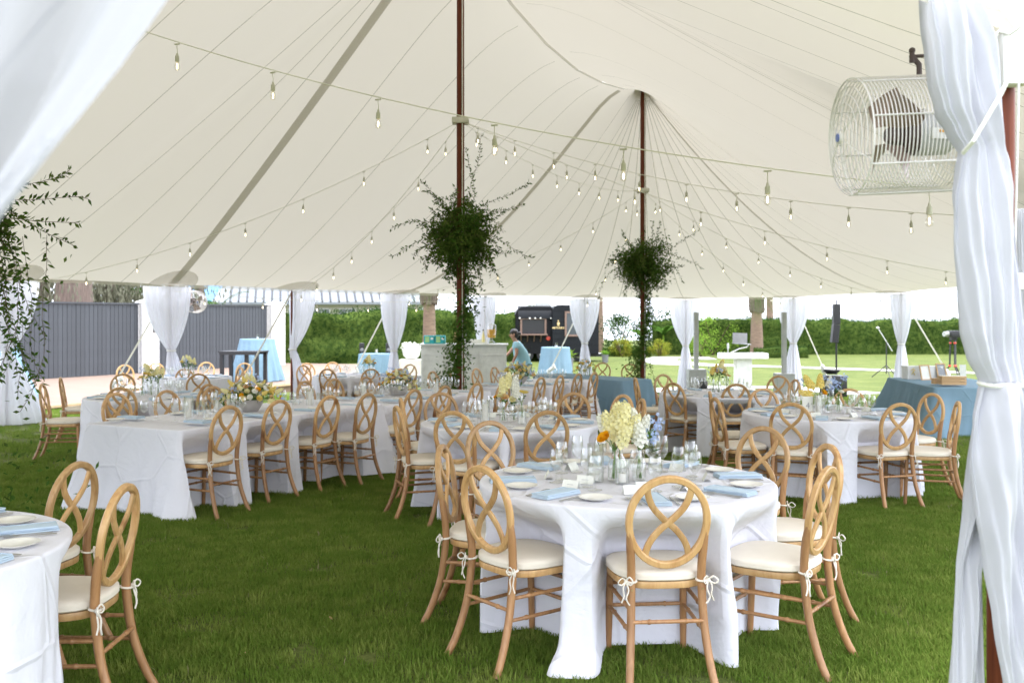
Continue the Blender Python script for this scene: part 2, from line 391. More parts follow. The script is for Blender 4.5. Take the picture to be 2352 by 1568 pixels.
# ================================================================== the setting
def sheet(name, poly, z, mat, dz=None, **t):
    mb = MB(); mb.v = [Vector((p[0], p[1], (gz(p[1]) if dz is None else 0)+z)) for p in poly]; mb.f = [tuple(range(len(poly)))]
    return mb.build(name, mat, smooth=False, **t)
g = MB(); ys = [-40, 0, 6, 18, 30, 58, 90]
g.grid([[(x, y, gz(y)) for x in (-150, -40, 0, 40, 150)] for y in ys]); g.build('ground', M['lawn'], smooth=False, kind='structure')
w = MB(); w.grid([[(x, y, -1.4) for x in (-3000, 3000)] for y in (88, 5000)]); w.build('water', M['water'], smooth=False, kind='structure')

def path_strip(pts, wid, z=.012):
    rows = []
    for i, p in enumerate(pts):
        a = Vector(pts[max(i-1, 0)]); b = Vector(pts[min(i+1, len(pts)-1)]); d = (b-a).normalized(); n_ = Vector((-d.y, d.x))
        q = Vector(p); wd = wid[i] if isinstance(wid, (list, tuple)) else wid
        rows.append([(q.x+n_.x*wd/2*s, q.y+n_.y*wd/2*s, gz(q.y+n_.y*wd/2*s)+z) for s in (-1, 1)])
    return MB().grid(rows)
def gp(u, v): p = pos(u, v); return (p.x, p.y)
path_strip([gp(1380, 897), gp(1480, 898), gp(1660, 889), gp(1800, 890), gp(1900, 898), gp(1995, 905)], 1.5).build('path', M['path'], smooth=False, kind='structure')
path_strip([gp(1500, 826), gp(1560, 836), gp(1620, 838), gp(1806, 843), gp(2073, 852), gp(2253, 857), gp(2420, 862)], [1.6, 2.6, 1.8, 1.3, 1.3, 1.3, 1.3], .016).build('path', M['path'], smooth=False, kind='structure')
path_strip([gp(1490, 828), gp(1540, 821), gp(1600, 821), gp(1630, 826)], [1.2, 2.0, 1.6, .8], .02).build('path', M['path'], smooth=False, kind='structure')

# deck: level terrace left of the tent
DZ = -.17
def dk(u, v): d = (CH-DZ)/((v-HZ)/FPX); return Vector(((u-CX)*d/FPX, d))
e0, e1 = dk(36, 938), dk(733, 874); ed = (e1-e0).normalized()
A0, A1 = e0-ed*7, e1+ed*2.2
deckp = [A0, A1, A1+Vector((.8, 7.2)), Vector((-9.6, 38.2)), Vector((-30, 38)), Vector((-30, 12))]
dm = MB(); n = len(deckp)
dm.v = [Vector((p.x, p.y, DZ)) for p in deckp]+[Vector((p.x, p.y, DZ-.06)) for p in deckp]
dm.f = [tuple(range(n))]+[(i, i+n, (i+1) % n+n, (i+1) % n) for i in range(n)]
deck = dm.build('terrace', M['deck'], smooth=False, kind='structure')
en = Vector((ed.y, -ed.x))
ln = (A1-A0).length; cm = (A0+A1)/2; rz_e = math.atan2(ed.y, ed.x)
MB().box((cm.x+en.x*-.02, cm.y-en.y*.02, DZ-.24), (ln, .06, .36), rz_e).build('fascia', M['deckedge'], deck, smooth=False)
MB().box((cm.x+en.x*.02, cm.y+en.y*.02, DZ-.03), (ln+.1, .07, .05), rz_e).build('nosing', M['deck_trim'], deck, smooth=False)

# slate fence of vertical boards between white gate pillars
def fd(u, v): return dk(u, v)
def fence(a, b, label, h=2.24):
    a = Vector((a.x, a.y)); b = Vector((b.x, b.y)); L = (b-a).length; nb = int(L/.152); rz = math.atan2(b.y-a.y, b.x-a.x)
    r = empty('board_fence', (a.x, a.y, DZ), rz, label=label, cat='fence', group='slate board fences')
    MB().box((L/2, .05, h/2), (L, .03, h-.06)).build('backing', M['fence'], r, smooth=False)
    MB().box((L/2, .0, h+.02), (L, .12, .05)).build('cap_rail', M['fence'], r, smooth=False)
    bd = MB().box((0, 0, h/2), (.140, .032, h-.02)).mesh('board', M['fence'], False)
    for i in range(nb):
        link('board', bd, r, ((i+.5)*L/nb, rnd.uniform(-.004, .004), 0))
p1, p2 = fd(318, 857), fd(613, 839)
fdir = (p2-p1).normalized()
fs = p1-fdir*16
fence(fs, p1-fdir*.02, 'slate grey vertical board fence left of the nearer white gate pillar')
q1 = fd(361, 855)
fence(q1+fdir*.02, p2-fdir*.02, 'slate grey vertical board fence between the two white gate pillars')
def pillar(c, label, light):
    r = empty('gate_pillar', (c.x, c.y, DZ), math.atan2(fdir.y, fdir.x)-.35, label=label, cat='pillar', group='white gate pillars')
    MB().box((0, 0, 1.14), (.56, .56, 2.28), bevel=.01).build('shaft', M['white_paint'], r, smooth=False)
    mb = MB(); a = .31
    mb.v = [Vector((x*a, y*a, 2.28)) for x, y in ((-1, -1), (1, -1), (1, 1), (-1, 1))]+[Vector((x*a, y*a, 2.33)) for x, y in ((-1, -1), (1, -1), (1, 1), (-1, 1))]+[Vector((0, 0, 2.46))]
    mb.f = [(3, 2, 1, 0)]+[(i, (i+1) % 4, (i+1) % 4+4, i+4) for i in range(4)]+[(4+i, 4+(i+1) % 4, 8) for i in range(4)]
    mb.build('cap', M['white_paint'], r, smooth=False)
    if light:
        MB().box((.12, -.33, 1.45), (.09, .10, .24), bevel=.01).build('wall_lamp', M['black'], r)
c1 = (fd(339, 856)); c2 = fd(632, 838)
pillar(c1, 'white square gate pillar with small wall lamp between the slate fences', True)
pillar(c2, 'white square gate pillar where the slate fence meets the hedge', False)

# hedges: a lumpy body with thousands of small leaves standing off it
def leaf_faces(mb, p, d, up, L, W):
    d = d.normalized(); s = d.cross(up); s = s.normalized() if s.length > 1e-4 else d.orthogonal().normalized(); nrm = s.cross(d)
    n0 = len(mb.v)
    mb.v += [p, p+d*L*.5+s*W*.5+nrm*W*.12, p+d*L, p+d*L*.5-s*W*.5+nrm*W*.12]; mb.f += [(n0, n0+1, n0+2), (n0, n0+2, n0+3)]
def rv(): 
    while 1:
        v = Vector((rnd.uniform(-1, 1), rnd.uniform(-1, 1), rnd.uniform(-1, 1)))
        if .05 < v.length < 1: return v.normalized()
def hedge(a, b, h, dep, label, dens=150, mat='leafh', z0=None, rough=.14, leaf=.09, group='clipped hedges', shaggy=0):
    a, b = Vector(a), Vector(b); L = (b-a).length; d = (b-a)/L; nr = Vector((d.y, -d.x))
    r = empty('hedge', (a.x, a.y, 0), label=label, cat='hedge', group=group)
    def surf(s, t):    # s along, t 0..1 round the section (front-bottom, up, over, down the back)
        P = a+d*s
        if t < .4: y, z = 0, t/.4*h
        elif t < .6: y, z = (t-.4)/.2, h
        else: y, z = 1, (1-t)/.4*h
        zb = gz(P.y) if z0 is None else z0
        off = noise.noise(Vector((s*.7, t*6, h)))*rough*1.4+noise.noise(Vector((s*2.6, t*16, h+5)))*rough*.7
        rnd_c = 0
        if .3 < t < .7: rnd_c = -.18*abs(1-abs((t-.5)/.2)) if abs(t-.5) > .1 else 0
        cx = (y-.5)*dep; sc = 1+off/max(dep*.5, .2)
        p = P-nr*0+Vector((-nr.x*cx*-1, -nr.y*cx*-1))*0
        q = P+nr*(-cx)*sc
        bumpz = (noise.noise(Vector((s*.5, 3.3, h)))*rough*1.2+noise.noise(Vector((s*2.1, 8.8, h)))*rough*(1+shaggy))*(z/h)
        return Vector((q.x-a.x, q.y-a.y, zb+z+bumpz+ (off*.4 if t > .38 and t < .62 else 0)))
    ns = max(4, int(L/.35)); nt_ = 22
    rows = [[surf(L*i/ns, j/nt_) for j in range(nt_+1)] for i in range(ns+1)]
    body = MB().grid(rows)
    for i in (0, ns):
        n0 = len(body.v); body.v += rows[i]; body.f.append(tuple(range(n0, n0+nt_+1)))
    body.build('inner_growth', M['leafd'], r)
    lv = MB(); cnt = int(L*(2*h+dep)*dens)
    for _ in range(cnt):
        s = rnd.uniform(-.05, L+.05); t = rnd.uniform(0, .62); p = surf(s, t)
        o = rv(); out = Vector((nr.x, nr.y, 0)) if t < .4 else Vector((0, 0, 1)); o = (o+out*.8).normalized()
        k = rnd.random()**2*(.07+shaggy*.22)
        leaf_faces(lv, p+out*k-o*.02, o, rv(), leaf*rnd.uniform(.6, 1.3), leaf*.5)
    lv.build('foliage', M[mat], r, smooth=False, kind='stuff')
    return r
hp0 = dk(640, 837); 
hedge((hp0.x-.3, 38.6), (-2.2, 43), 2.05, 1.5, 'tall dark clipped hedge behind the terrace and the drinks bar', 120, z0=-.25, rough=.2, shaggy=.6)
hedge((-2.4, 45.5), (2.2, 48.5), 2.3, 1.5, 'dark bushy hedge between the bar and the black trailer', 110, rough=.3, shaggy=1)
hedge((8.3, 55.5), (34, 56.5), 1.95, 1.4, 'long straight clipped hedge along the water side of the lawn', 130, rough=.12, shaggy=.4)
hedge((5.0, 52.5), (7.6, 52.5), .5, .5, 'low clipped edging hedge below the banana plants', 150, rough=.05)
hedge((12.9, 50.6), (15.6, 50.6), .5, .7, 'low clipped ring of hedge around the palm on the lawn', 150, rough=.05)
hedge((22.5, 37.5), (24.5, 37.5), .75, .8, 'small rounded bush at the right end of the lawn', 200, rough=.1)

# bushes and banana plants right of the trailer
def bush(c, r_, h, label, mat='leafh', cnt=1500, leaf=.16, name='bush', cat='bush', group=None):
    e = empty(name, (c[0], c[1], gz(c[1])), label=label, cat=cat, group=group)
    st = MB()
    for k in range(5):
        a = rnd.uniform(0, 2*PI); st.tube([(0, 0, 0), (math.cos(a)*r_*.3, math.sin(a)*r_*.3, h*.45), (math.cos(a)*r_*.6, math.sin(a)*r_*.6, h*.8)], [.04, .03, .01], 5)
    st.build('stem', M['twig'], e)
    lv = MB()
    cl = [(rv(), rnd.uniform(.25, .5)) for _ in range(26)]
    for _ in range(cnt):
        c_, s_ = rnd.choice(cl); p = Vector((c_.x*r_*.62, c_.y*r_*.62, h*.5+c_.z*h*.36))+rv()*rnd.random()**.5*r_*s_*.7
        p.z = max(p.z, .03); leaf_faces(lv, p, (rv()+Vector((0, 0, .5))), rv(), leaf*rnd.uniform(.6, 1.3), leaf*.45)
    lv.build('foliage', M[mat], e, smooth=False, kind='stuff'); return e
bush((6.2, 55), 1.6, 2.5, 'tall loose green shrub just right of the black trailer')
bush((8.9, 57), 1.8, 3.1, 'tallest feathery green shrub behind the second tent pole')
bush((11.5, 54.5), 2.0, 2.4, 'broad pale green shrub at the left end of the long hedge', 'leafb', 1500, .13)
bush((10.2, 51.5), 1.0, 1.3, 'rounded yellow green shrub beside the small path', 'leafb', 900, .12)
bush((6.0, 52.0), .8, .95, 'bright yellow flowering bush beside the small planter', 'yellow_leaf', 1500, .10)
bush((8.0, 51.8), .8, .9, 'bright yellow flowering bush nearer the leafy tent pole', 'yellow_leaf', 1300, .10)
def big_leaf(mb, base, d, L, W, droop=.5):
    rows = []; p = Vector(base); dd = Vector(d).normalized(); n = 8
    side = dd.cross(Vector((0, 0, 1))).normalized()
    for i in range(n+1):
        t = i/n; w_ = W*math.sin(PI*min(t*.94+.06, 1))**.6*.5
        rows.append([p-side*w_+Vector((0, 0, w_*.25)), p, p+side*w_+Vector((0, 0, w_*.25))])
        dd = (dd+Vector((0, 0, -droop/n))).normalized(); p = p+dd*L/n
    mb.grid(rows)
def banana(c, label, h=1.9):
    e = empty('banana_plant', (c[0], c[1], gz(c[1])), label=label, cat='plant', group='banana plants by the trailer')
    MB().tube([(0, 0, 0), (0, 0, h*.6)], [.09, .05], 8).build('stem', M['leafb'], e)
    lm = []
    for k in range(9):
        a = k*2.4+rnd.random(); mb = MB(); big_leaf(mb, (0, 0, h*.5), (math.cos(a)*.7, math.sin(a)*.7, 1), h*.75, .34, 1.4); mb.build('leaf', M['leaff'], e)
banana((7.3, 53.6), 'green banana plant with broad paddle leaves, nearest the trailer')
banana((8.6, 54.2), 'green banana plant with broad paddle leaves, nearest the leafy pole', 2.2)

# trunks, palms, far roof
def trunk_tree(u, d, wpx, label, moss=0, crown_n=2500, lean=0, h=9, cr=3.6, group='old trees behind the slate fence'):
    x = (u-CX)*d/FPX; r_ = wpx*d/FPX/2; e = empty('old_tree', (x, d, gz(d)), label=label, cat='tree', group=group)
    tr = MB(); rows = []
    for i in range(15):
        z = h*i/14; rr = r_*(1.25-.45*min(z/4, 1)+(.35*max(0, 1-z/.8)))
        rows.append([Vector((lean*z+rr*(1+.13*noise.noise(Vector((math.cos(w_)*2, math.sin(w_)*2, z*.35+u))))*math.cos(w_), rr*(1+.13*noise.noise(Vector((math.cos(w_)*2, math.sin(w_)*2, z*.35+u))))*math.sin(w_), z)) for w_ in [2*PI*k/20 for k in range(21)]])
    tr.grid(rows)
    for k in range(6):
        a = k*1.1+rnd.random(); z = h*rnd.uniform(.55, .9)
        tr.tube([(lean*z, 0, z), (math.cos(a)*cr*.5+lean*z, math.sin(a)*cr*.5, z+1.2), (math.cos(a)*cr, math.sin(a)*cr, z+1.5)], [r_*.5, r_*.3, .05], 7)
    tr.build('trunk', M['bark'], e)
    lv = MB(); cl = [(rv(), rnd.uniform(.2, .4)) for _ in range(40)]
    for _ in range(crown_n):
        c_, s_ = rnd.choice(cl); p = Vector((c_.x*cr, c_.y*cr, h+1+c_.z*2.2))+rv()*rnd.random()**.5*cr*s_
        leaf_faces(lv, p, rv(), rv(), .22, .1)
    lv.build('crown', M['leafh'], e, smooth=False, kind='stuff')
    if moss:
        ms = MB()
        for _ in range(moss):
            a = rnd.uniform(0, 2*PI); q = Vector((math.cos(a)*rnd.uniform(r_, r_+1.5), math.sin(a)*rnd.uniform(r_, r_+1.5), rnd.uniform(3.4, 5.5)))
            Lm = rnd.uniform(.8, 2.2); p = q.copy(); 
            for s_ in range(9):
                leaf_faces(ms, p+rv()*.07, Vector((rnd.uniform(-.25, .25), rnd.uniform(-.25, .25), -1)), rv(), Lm/7, .07); p.z -= Lm/9
        ms.build('moss', M['moss'], e, smooth=False, kind='stuff')
    return e
trunk_tree(38, 33, 40, 'grey mossy tree trunk farthest left above the slate fence', 120)
trunk_tree(98, 36, 34, 'slender grey trunk with moss left of the broad brown trunk', 160)
trunk_tree(170, 33, 84, 'broad brown furrowed trunk rising behind the slate fence', 90)
trunk_tree(458, 42, 26, 'narrow brown trunk behind the curtain between the gate pillars', 30)
def moss_tree(u, d, label):
    x = (u-CX)*d/FPX; e = empty('mossy_tree', (x, d, gz(d)), label=label, cat='tree', group='old trees behind the slate fence')
    MB().tube([(0, 0, 0), (.3, 0, 4), (0, .2, 7)], [.2, .16, .1], 8).build('trunk', M['bark'], e)
    ms = MB()
    for _ in range(420):
        q = Vector((rnd.gauss(0, 1.2), rnd.gauss(0, .8), rnd.uniform(2.6, 5.5))); Lm = rnd.uniform(.6, 1.8)
        for s_ in range(8):
            leaf_faces(ms, q+rv()*.08, Vector((rnd.uniform(-.3, .3), rnd.uniform(-.3, .3), -1)), rv(), .26, .09); q.z -= Lm/8
            if q.z < 1.9: break
    ms.build('moss', M['moss'], e, smooth=False, kind='stuff')
moss_tree(238, 37, 'tree hung with grey green moss right of the broad brown trunk')
moss_tree(325, 41, 'tree hung with grey green moss above the nearer gate pillar')
def frond(mb, base, a, el, L, drop=1.2, nl=22, lw=.045, ll=.5):
    p = Vector(base); d = Vector((math.cos(a)*math.cos(el), math.sin(a)*math.cos(el), math.sin(el))); pts = [p.copy()]
    side = Vector((-math.sin(a), math.cos(a), 0))
    for i in range(nl):
        t = i/nl; d = (d+Vector((0, 0, -drop/nl))).normalized(); p = p+d*L/nl; pts.append(p.copy())
        for s in (-1, 1):
            leaf_faces(mb, p, side*s+d*.7+Vector((0, 0, -.35)), Vector((0, 0, 1)), ll*(1-abs(t-.45)*.9), lw)
    mb.tube(pts, [.02*(1-.8*i/len(pts)) for i in range(len(pts))], 4)
def palm(u, vbase, d, wpx, hfac, label, boot=True, fronds=22, group='palms', th=None, flen=2.6):
    x = (u-CX)*d/FPX; r_ = wpx*d/FPX/2; H = th
    e = empty('palm_tree', (x, d, gz(d)), label=label, cat='palm', group=group)
    prof = []; n = 40
    for i in range(n+1):
        z = H*i/n; prof.append((r_*(1.22-.30*min(1, z/H*1.1))*(1+.03*((i % 2)*2-1)), z))
    MB().lathe(prof, 18).build('trunk', M['palmbark'], e)
    if boot:
        bt = MB()
        for k in range(70):
            a = k*2.4; z = H-.05+k*.012; rr = r_*1.12
            bt.box((math.cos(a)*rr, math.sin(a)*rr, z), (.10, .22, .26), a+rnd.uniform(-.3, .3), 0, rnd.uniform(.1, .4))
        bt.ball((0, 0, H+.45), r_*1.2, sc=(1, 1, .9)); bt.build('boot', M['bark'], e, smooth=False)
    fm = []
    for k in range(fronds):
        mb = MB(); frond(mb, (0, 0, H+.8), 0, [1.25, .9, .5, .15][k % 4], flen, [1.6, 1.9, 1.8, 1.5][k % 4])
        if k < 4: fm.append(mb.mesh('frond', M['leaff'], False))
        link('frond', fm[k % 4], e, (0, 0, rnd.uniform(-.1, .3)), k*2.4+rnd.uniform(-.2, .2))
    return e
palm(986, 0, 34.5, 29, 1, 'thick palm behind the left end of the drinks bar', th=2.74, flen=2.4)
palm(1738, 0, 52, 26, 1, 'stout palm standing in the ring of low hedge', th=2.55, flen=3)
palm(1378, 0, 58, 15, 1, 'slender palm rising behind the right end of the trailer', boot=True, th=3.9, flen=2.2)
palm(1768, 0, 60, 16, 1, 'dark slim palm trunk just behind the stout palm', boot=False, th=3.6, flen=2.2, fronds=10)
def small_palm(u, d, label, h=3.1):
    x = (u-CX)*d/FPX; e = empty('palmetto', (x, d, gz(d)), label=label, cat='palm', group='small palms behind the fence')
    MB().tube([(0, 0, 0), (0, 0, h)], [.14, .1], 8).build('trunk', M['palmbark'], e)
    mb = MB()
    for k in range(16): frond(mb, (0, 0, h), k*2.4, rnd.uniform(.2, 1.2), 1.6, 1.2, 12, .07, .55)
    mb.build('crown', M['leaff'], e, smooth=False)
small_palm(290, 39, 'small green palm above the slate fence by the nearer pillar')
small_palm(495, 40, 'small green palm in front of the blue roof', 2.3)
# palm tops beyond the near eave, top right corner of the picture
palm(2560, 0, 9.0, 60, 1, 'palm with yellowing fronds beyond the near corner of the tent', th=4.6, flen=2.8, fronds=26)

def house():
    d = 50.0; x0 = (505-CX)*d/FPX; x1 = (985-CX)*d/FPX
    e = empty('pavilion', (x0, d, gz(d)), label='long low pavilion with pale standing seam metal roof behind the hedge', cat='building')
    L = x1-x0; zt = CH-(656-HZ)*d/FPX-gz(d); ze = CH-(694-HZ)*d/FPX-gz(d)
    MB().box((L/2, 3.0, ze/2), (L-.6, 5, ze)).build('wall', M['stucco'], e, smooth=False)
    zr = zt+1.6
    mb = MB(); mb.v = [Vector(p) for p in ((-.4, -.2, ze), (L, -.2, ze), (L-.2, 5.2, zr), (-.4, 5.2, zr), (-.4, -.2, ze-.12), (L, -.2, ze-.12))]
    mb.f = [(0, 1, 2, 3), (4, 5, 1, 0)]; mb.build('roof', M['roofmetal'], e, smooth=False)
    rb = MB().tube([(0, -.22, ze+.03), (-1.3, 5.2, zr+.03)], .045, 4).mesh('roof_rib', M['fence'], False)
    for k in range(26):
        link('roof_rib', rb, e, (.2+k*(L/25)+.4, 0, 0))
    wnm = MB().box((0, -.52, 0), (.9, .05, .62)).mesh('window', M['white_paint'], False)
    pn = MB().box((-.21, -.56, 0), (.36, .02, .5)).mesh('pane', M['roofmetal'], False); pn2 = MB().box((.21, -.56, 0), (.36, .02, .5)).mesh('pane', M['roofmetal'], False)
    for k in range(8):
        q = link('window', wnm, e, (1.2+k*1.35, 1.0, ze-.62)); link('pane', pn, q); link('pane', pn2, q)
    e2 = empty('blue_roof_house', ((470-CX)*54/FPX, 54, gz(54)), label='house with bright blue roof left of the pale metal roof', cat='building')
    MB().box((.8, 3, 1.6), (4.5, 4, 3.3)).build('wall', M['white_paint'], e2, smooth=False)
    mb = MB()
    for k in range(10): mb.box((.8, .2+k*.4, 3.05+k*.17), (5.2, .42, .08), rx=.4)
    mb.build('roof', M['roofblue'], e2, smooth=False)
house()

# black drinks trailer
def trailer():
    d = 46.0; s = d/FPX
    x0 = (1184-CX)*s; xm = (1268-CX)*s; x1 = (1374-CX)*s; gzz = gz(d)
    zt = CH-(702-HZ)*s-gzz; zb = CH-(812-HZ)*s-gzz
    e = empty('drinks_trailer', (x0, d, gzz), .04, label='black vintage drinks trailer with copper framed serving hatch and gold lettering', cat='trailer')
    W1 = xm-x0; W2 = x1-xm; D = 2.0
    def arch(xa, xb, yf, yb, zt_, rr):
        mb = MB(); prof = []
        prof.append((xa, zb))
        for k in range(9):
            a = PI-PI/2*k/8; prof.append((xa+rr+rr*math.cos(a), zt_-rr+rr*math.sin(a)))
        for k in range(9):
            a = PI/2-PI/2*k/8; prof.append((xb-.12+.12*math.cos(a), zt_-.12+.12*math.sin(a)))
        prof.append((xb, zb)); n = len(prof)
        mb.v = [Vector((x, yf, z)) for x, z in prof]+[Vector((x, yb, z)) for x, z in prof]
        mb.f = [tuple(range(n))[::-1], tuple(range(n, 2*n))]+[(i, (i+1) % n, (i+1) % n+n, i+n) for i in range(n)]
        return mb
    arch(0, W1+.02, 0, D, zt-.05, .42).build('body', M['blackp'], e)
    # rounded roof over the serving side
    rf = MB(); rows = []
    for i in range(11):
        a = PI/2*i/10; rows.append([Vector((x, .0-.10+.55*(1-math.cos(a))-.02, zt-.62+.62*math.sin(a))) for x in (.12, .3, W1*.5, W1-.02)])
    rf.grid(rows); rf.build('curved_roof', M['trailer_grey'], e)
    arch(W1, W1+W2, -.35, D-.3, zt+.02, .3).build('end_section', M['trailer_grey'], e)
    for k in range(9):
        z = zb+.18+k*.27
        MB().box((W1+W2/2, -.358, z), (W2-.04, .012, .018)).build('skin_seam', M['blackp'], e, smooth=False)
    wx0, wx1 = (1197-1184)*s, (1253-1184)*s; z0, z1 = CH-(767-HZ)*s-gzz, CH-(731-HZ)*s-gzz
    fr = MB(); t = .09
    fr.box(((wx0+wx1)/2, -.04, z1), (wx1-wx0+t, .08, t)); fr.box((wx0, -.04, (z0+z1)/2), (t, .08, z1-z0)); fr.box((wx1, -.04, (z0+z1)/2), (t, .08, z1-z0))
    hatch = fr.build('serving_hatch', M['copper'], e, smooth=False)
    MB().box(((wx0+wx1)/2, -.012, (z0+z1)/2), (wx1-wx0-.08, .02, z1-z0-.06)).build('opening', M['black'], hatch, smooth=False)
    MB().box(((wx0+wx1)/2-.1, -.22, z0-.02), (wx1-wx0+.35, .42, .06)).build('counter_shelf', M['copper'], e, smooth=False)
    bk = MB().tube([(0, -.38, z0-.05), (0, -.02, z0-.36)], .03, 4).mesh('bracket', M['copper'])
    for k in range(4): link('bracket', bk, e, (wx0-.02+k*.32, 0, 0))
    lm = MB().lathe([(.001, .035), (.035, .028), (.045, 0), (.04, -.03), (.001, -.04)], 12).mesh('marker_lamp', M['plate'])
    for k in (.12, .42, .58, .74, 1.05): link('marker_lamp', lm, e, (k*W1*.92, -.14, zt-.62+.02))
    MB().lathe([(.001, .02), (.09, .02), (.1, 0), (.001, -.01)], 16, ( (1288-1184)*s*.0+(1265-1184)*s-.12, -.03, CH-(777-HZ)*s-gzz), (0, 1, 0)).build('round_badge', M['red'], e)
    # end door frame with window
    dx0, dx1 = (1298-1184)*s, (1336-1184)*s
    fr = MB(); zt2 = CH-(717-HZ)*s-gzz; zb2 = CH-(770-HZ)*s-gzz
    fr.box(((dx0+dx1)/2, -.38, zt2), (dx1-dx0+t, .06, t)); fr.box((dx0, -.38, (zt2+zb2)/2), (t, .06, zt2-zb2)); fr.box((dx1, -.38, (zt2+zb2)/2), (t, .06, zt2-zb2)); fr.box(((dx0+dx1)/2, -.38, zb2), (dx1-dx0+t, .06, t))
    wd = fr.build('window', M['copper'], e, smooth=False)
    MB().box(((dx0+dx1)/2, -.362, (zt2+zb2)/2), (dx1-dx0-.06, .015, zt2-zb2-.06)).build('pane', M['darkglass'], wd, smooth=False)
    # emblem and lettering
    em = MB(); ex = (1281-1184)*s; ezz = CH-(743-HZ)*s-gzz
    em.lathe([(.001, -.01), (.045, -.01), (.06, .05), (.07, .11), (.055, .16), (.001, .16)], 12, (ex, -.40, ezz-.1)); em.box((ex, -.40, ezz+.13), (.05, .02, .07))
    em.build('gold_emblem', M['gold'], e)
    fc = bpy.data.curves.new('lettering', 'FONT'); fc.body = "ARTOUR'S"; fc.size = .125; fc.align_x = 'CENTER'; fc.extrude = .008; fc.offset = .004; fc.materials.append(M['gold'])
    to = text_mesh('lettering', fc); to.parent = e; to.location = (ex, -.37, CH-(754.5-HZ)*s-gzz); to.rotation_euler = (PI/2, 0, 0)
    MB().box((W1+W2*.5, .6, zb-.08), (W1+W2-.9, 1.2, .14)).build('chassis', M['black'], e, smooth=False)
    wh = MB().lathe([(.001, -.1), (.2, -.1), (.31, -.09), (.33, -.04), (.33, .04), (.31, .09), (.2, .1), (.001, .1)], 20, (0, 0, 0), (0, 1, 0)).mesh('tyre', M['black'])
    rm = MB().lathe([(.001, -.12), (.1, -.12), (.17, -.105), (.18, -.1)], 14, (0, 0, 0), (0, 1, 0)).mesh('rim', M['metal'])
    for xx in (.55, 1.35, W1+W2-.9):
        q = link('wheel', wh, e, (xx, .15, .33)); link('rim', rm, q)
    MB().box((W1*.75, .8, zt+.06), (.7, .6, .18)).build('roof_vent', M['greyplastic'], e, smooth=False)
    MB().tube([(W1+W2, .6, zb), (W1+W2+.5, .6, zb-.1), (W1+W2+.52, .6, .05)], .05, 6).build('jack_leg', M['white_paint'], e)
trailer()

def planter(u, v_top, vb, d, wpx, label, grass=True):
    s = d/FPX; x = (u-CX)*s; r_ = wpx*s/2; h = (vb-v_top)*s
    e = empty('planter', (x, d, gz(d)), label=label, cat='planter')
    MB().lathe([(.001, 0), (r_*.78, 0), (r_, h*.9), (r_*1.04, h), (r_*.92, h), (r_*.9, h-.05), (.001, h-.05)], 22).build('pot', M['planter'], e)
    mb = MB()
    for k in range(70):
        a = rnd.uniform(0, 2*PI); el = rnd.uniform(.5, 1.4); big_leaf(mb, (math.cos(a)*.05, math.sin(a)*.05, h-.05), (math.cos(a)*math.cos(el), math.sin(a)*math.cos(el), math.sin(el)), r_*rnd.uniform(1.2, 2.0), .05, .7)
    mb.build('fern', M['leafb'], e)
planter(1300, 795, 852, 31, 34, 'large grey planter with lime fern behind the blue cocktail table')
planter(1390, 803, 822, 45, 16, 'small dark planter with green plant right of the trailer')
# ================================================================== the tent
P0, P1, P2 = Vector((-4.34, 7.35)), Vector((-.73, 13.5)), Vector((2.68, 19.5))
EAVE = 2.5
def uvd(u, d): return Vector(((u-CX)*d/FPX, d))
side = [(Vector((-.6, .95)), 2.42), (Vector((1.33, 2.6)), 2.475), (Vector((3.3, 4.9)), None), (Vector((4.9, 7.2)), None), (Vector((6.3, 9.9)), None),
        (Vector((7.5, 12.7)), None), (Vector((8.6, 15.5)), None), (Vector((9.2, 18.4)), None), (uvd(2070, 21.3), None), (uvd(1822, 23.9), None),
        (uvd(1575, 25), None), (uvd(1343, 24.1), None), (uvd(1113, 22.9), None), (uvd(905, 21.5), None), (uvd(670, 19.9), None),
        (uvd(390, 18.2), None), (uvd(15, 16.2), None), (Vector((-9.9, 13.7)), None), (Vector((-10.8, 11)), None), (Vector((-10.9, 8.2)), None),
        (Vector((-9.9, 5.5)), None), (Vector((-8, 3.2)), None), (Vector((-5.6, 1.6)), None), (Vector((-3, 1.0)), None)]
PZ = [(p, (z if z else EAVE+gz(p.y))) for p, z in side]; NP = len(PZ)
RZ = [(0, 7.0), (.06, 6.7), (.12, 6.5), (.25, 6.15), (.37, 6.38), (.44, 6.8), (.5, 7.45), (.56, 6.88), (.617, 6.53), (.70, 6.2), (.78, 6.03), (.86, 6.03), (.93, 6.12), (1, 6.33)]
def ridge_z(t):
    for (a, za), (b, zb) in zip(RZ, RZ[1:]):
        if t <= b: return lerp(za, zb, (t-a)/(b-a))
    return RZ[-1][1]
RD = P2-P0; RL2 = RD.length_squared
def bnd(q):
    i = int(math.floor(q)) % NP; f = q-math.floor(q); (a, za), (b, zb) = PZ[i], PZ[(i+1) % NP]
    p = a.lerp(b, f); c = sum((x[0] for x in PZ), Vector((0, 0)))/NP
    sc = .05*4*f*(1-f); p = p+(c-p).normalized()*sc*1.5      # the eave draws in a little between poles
    return p, lerp(za, zb, f)+.02*4*f*(1-f)
def rt(p):
    t = min(max((p-P0).dot(RD)/RL2, 0), 1); d = abs(t-.5)     # panels near the middle pole run up to its peak
    if d < .30: t = .5+math.copysign(max(0, d-.10)*1.5, t-.5)
    return t
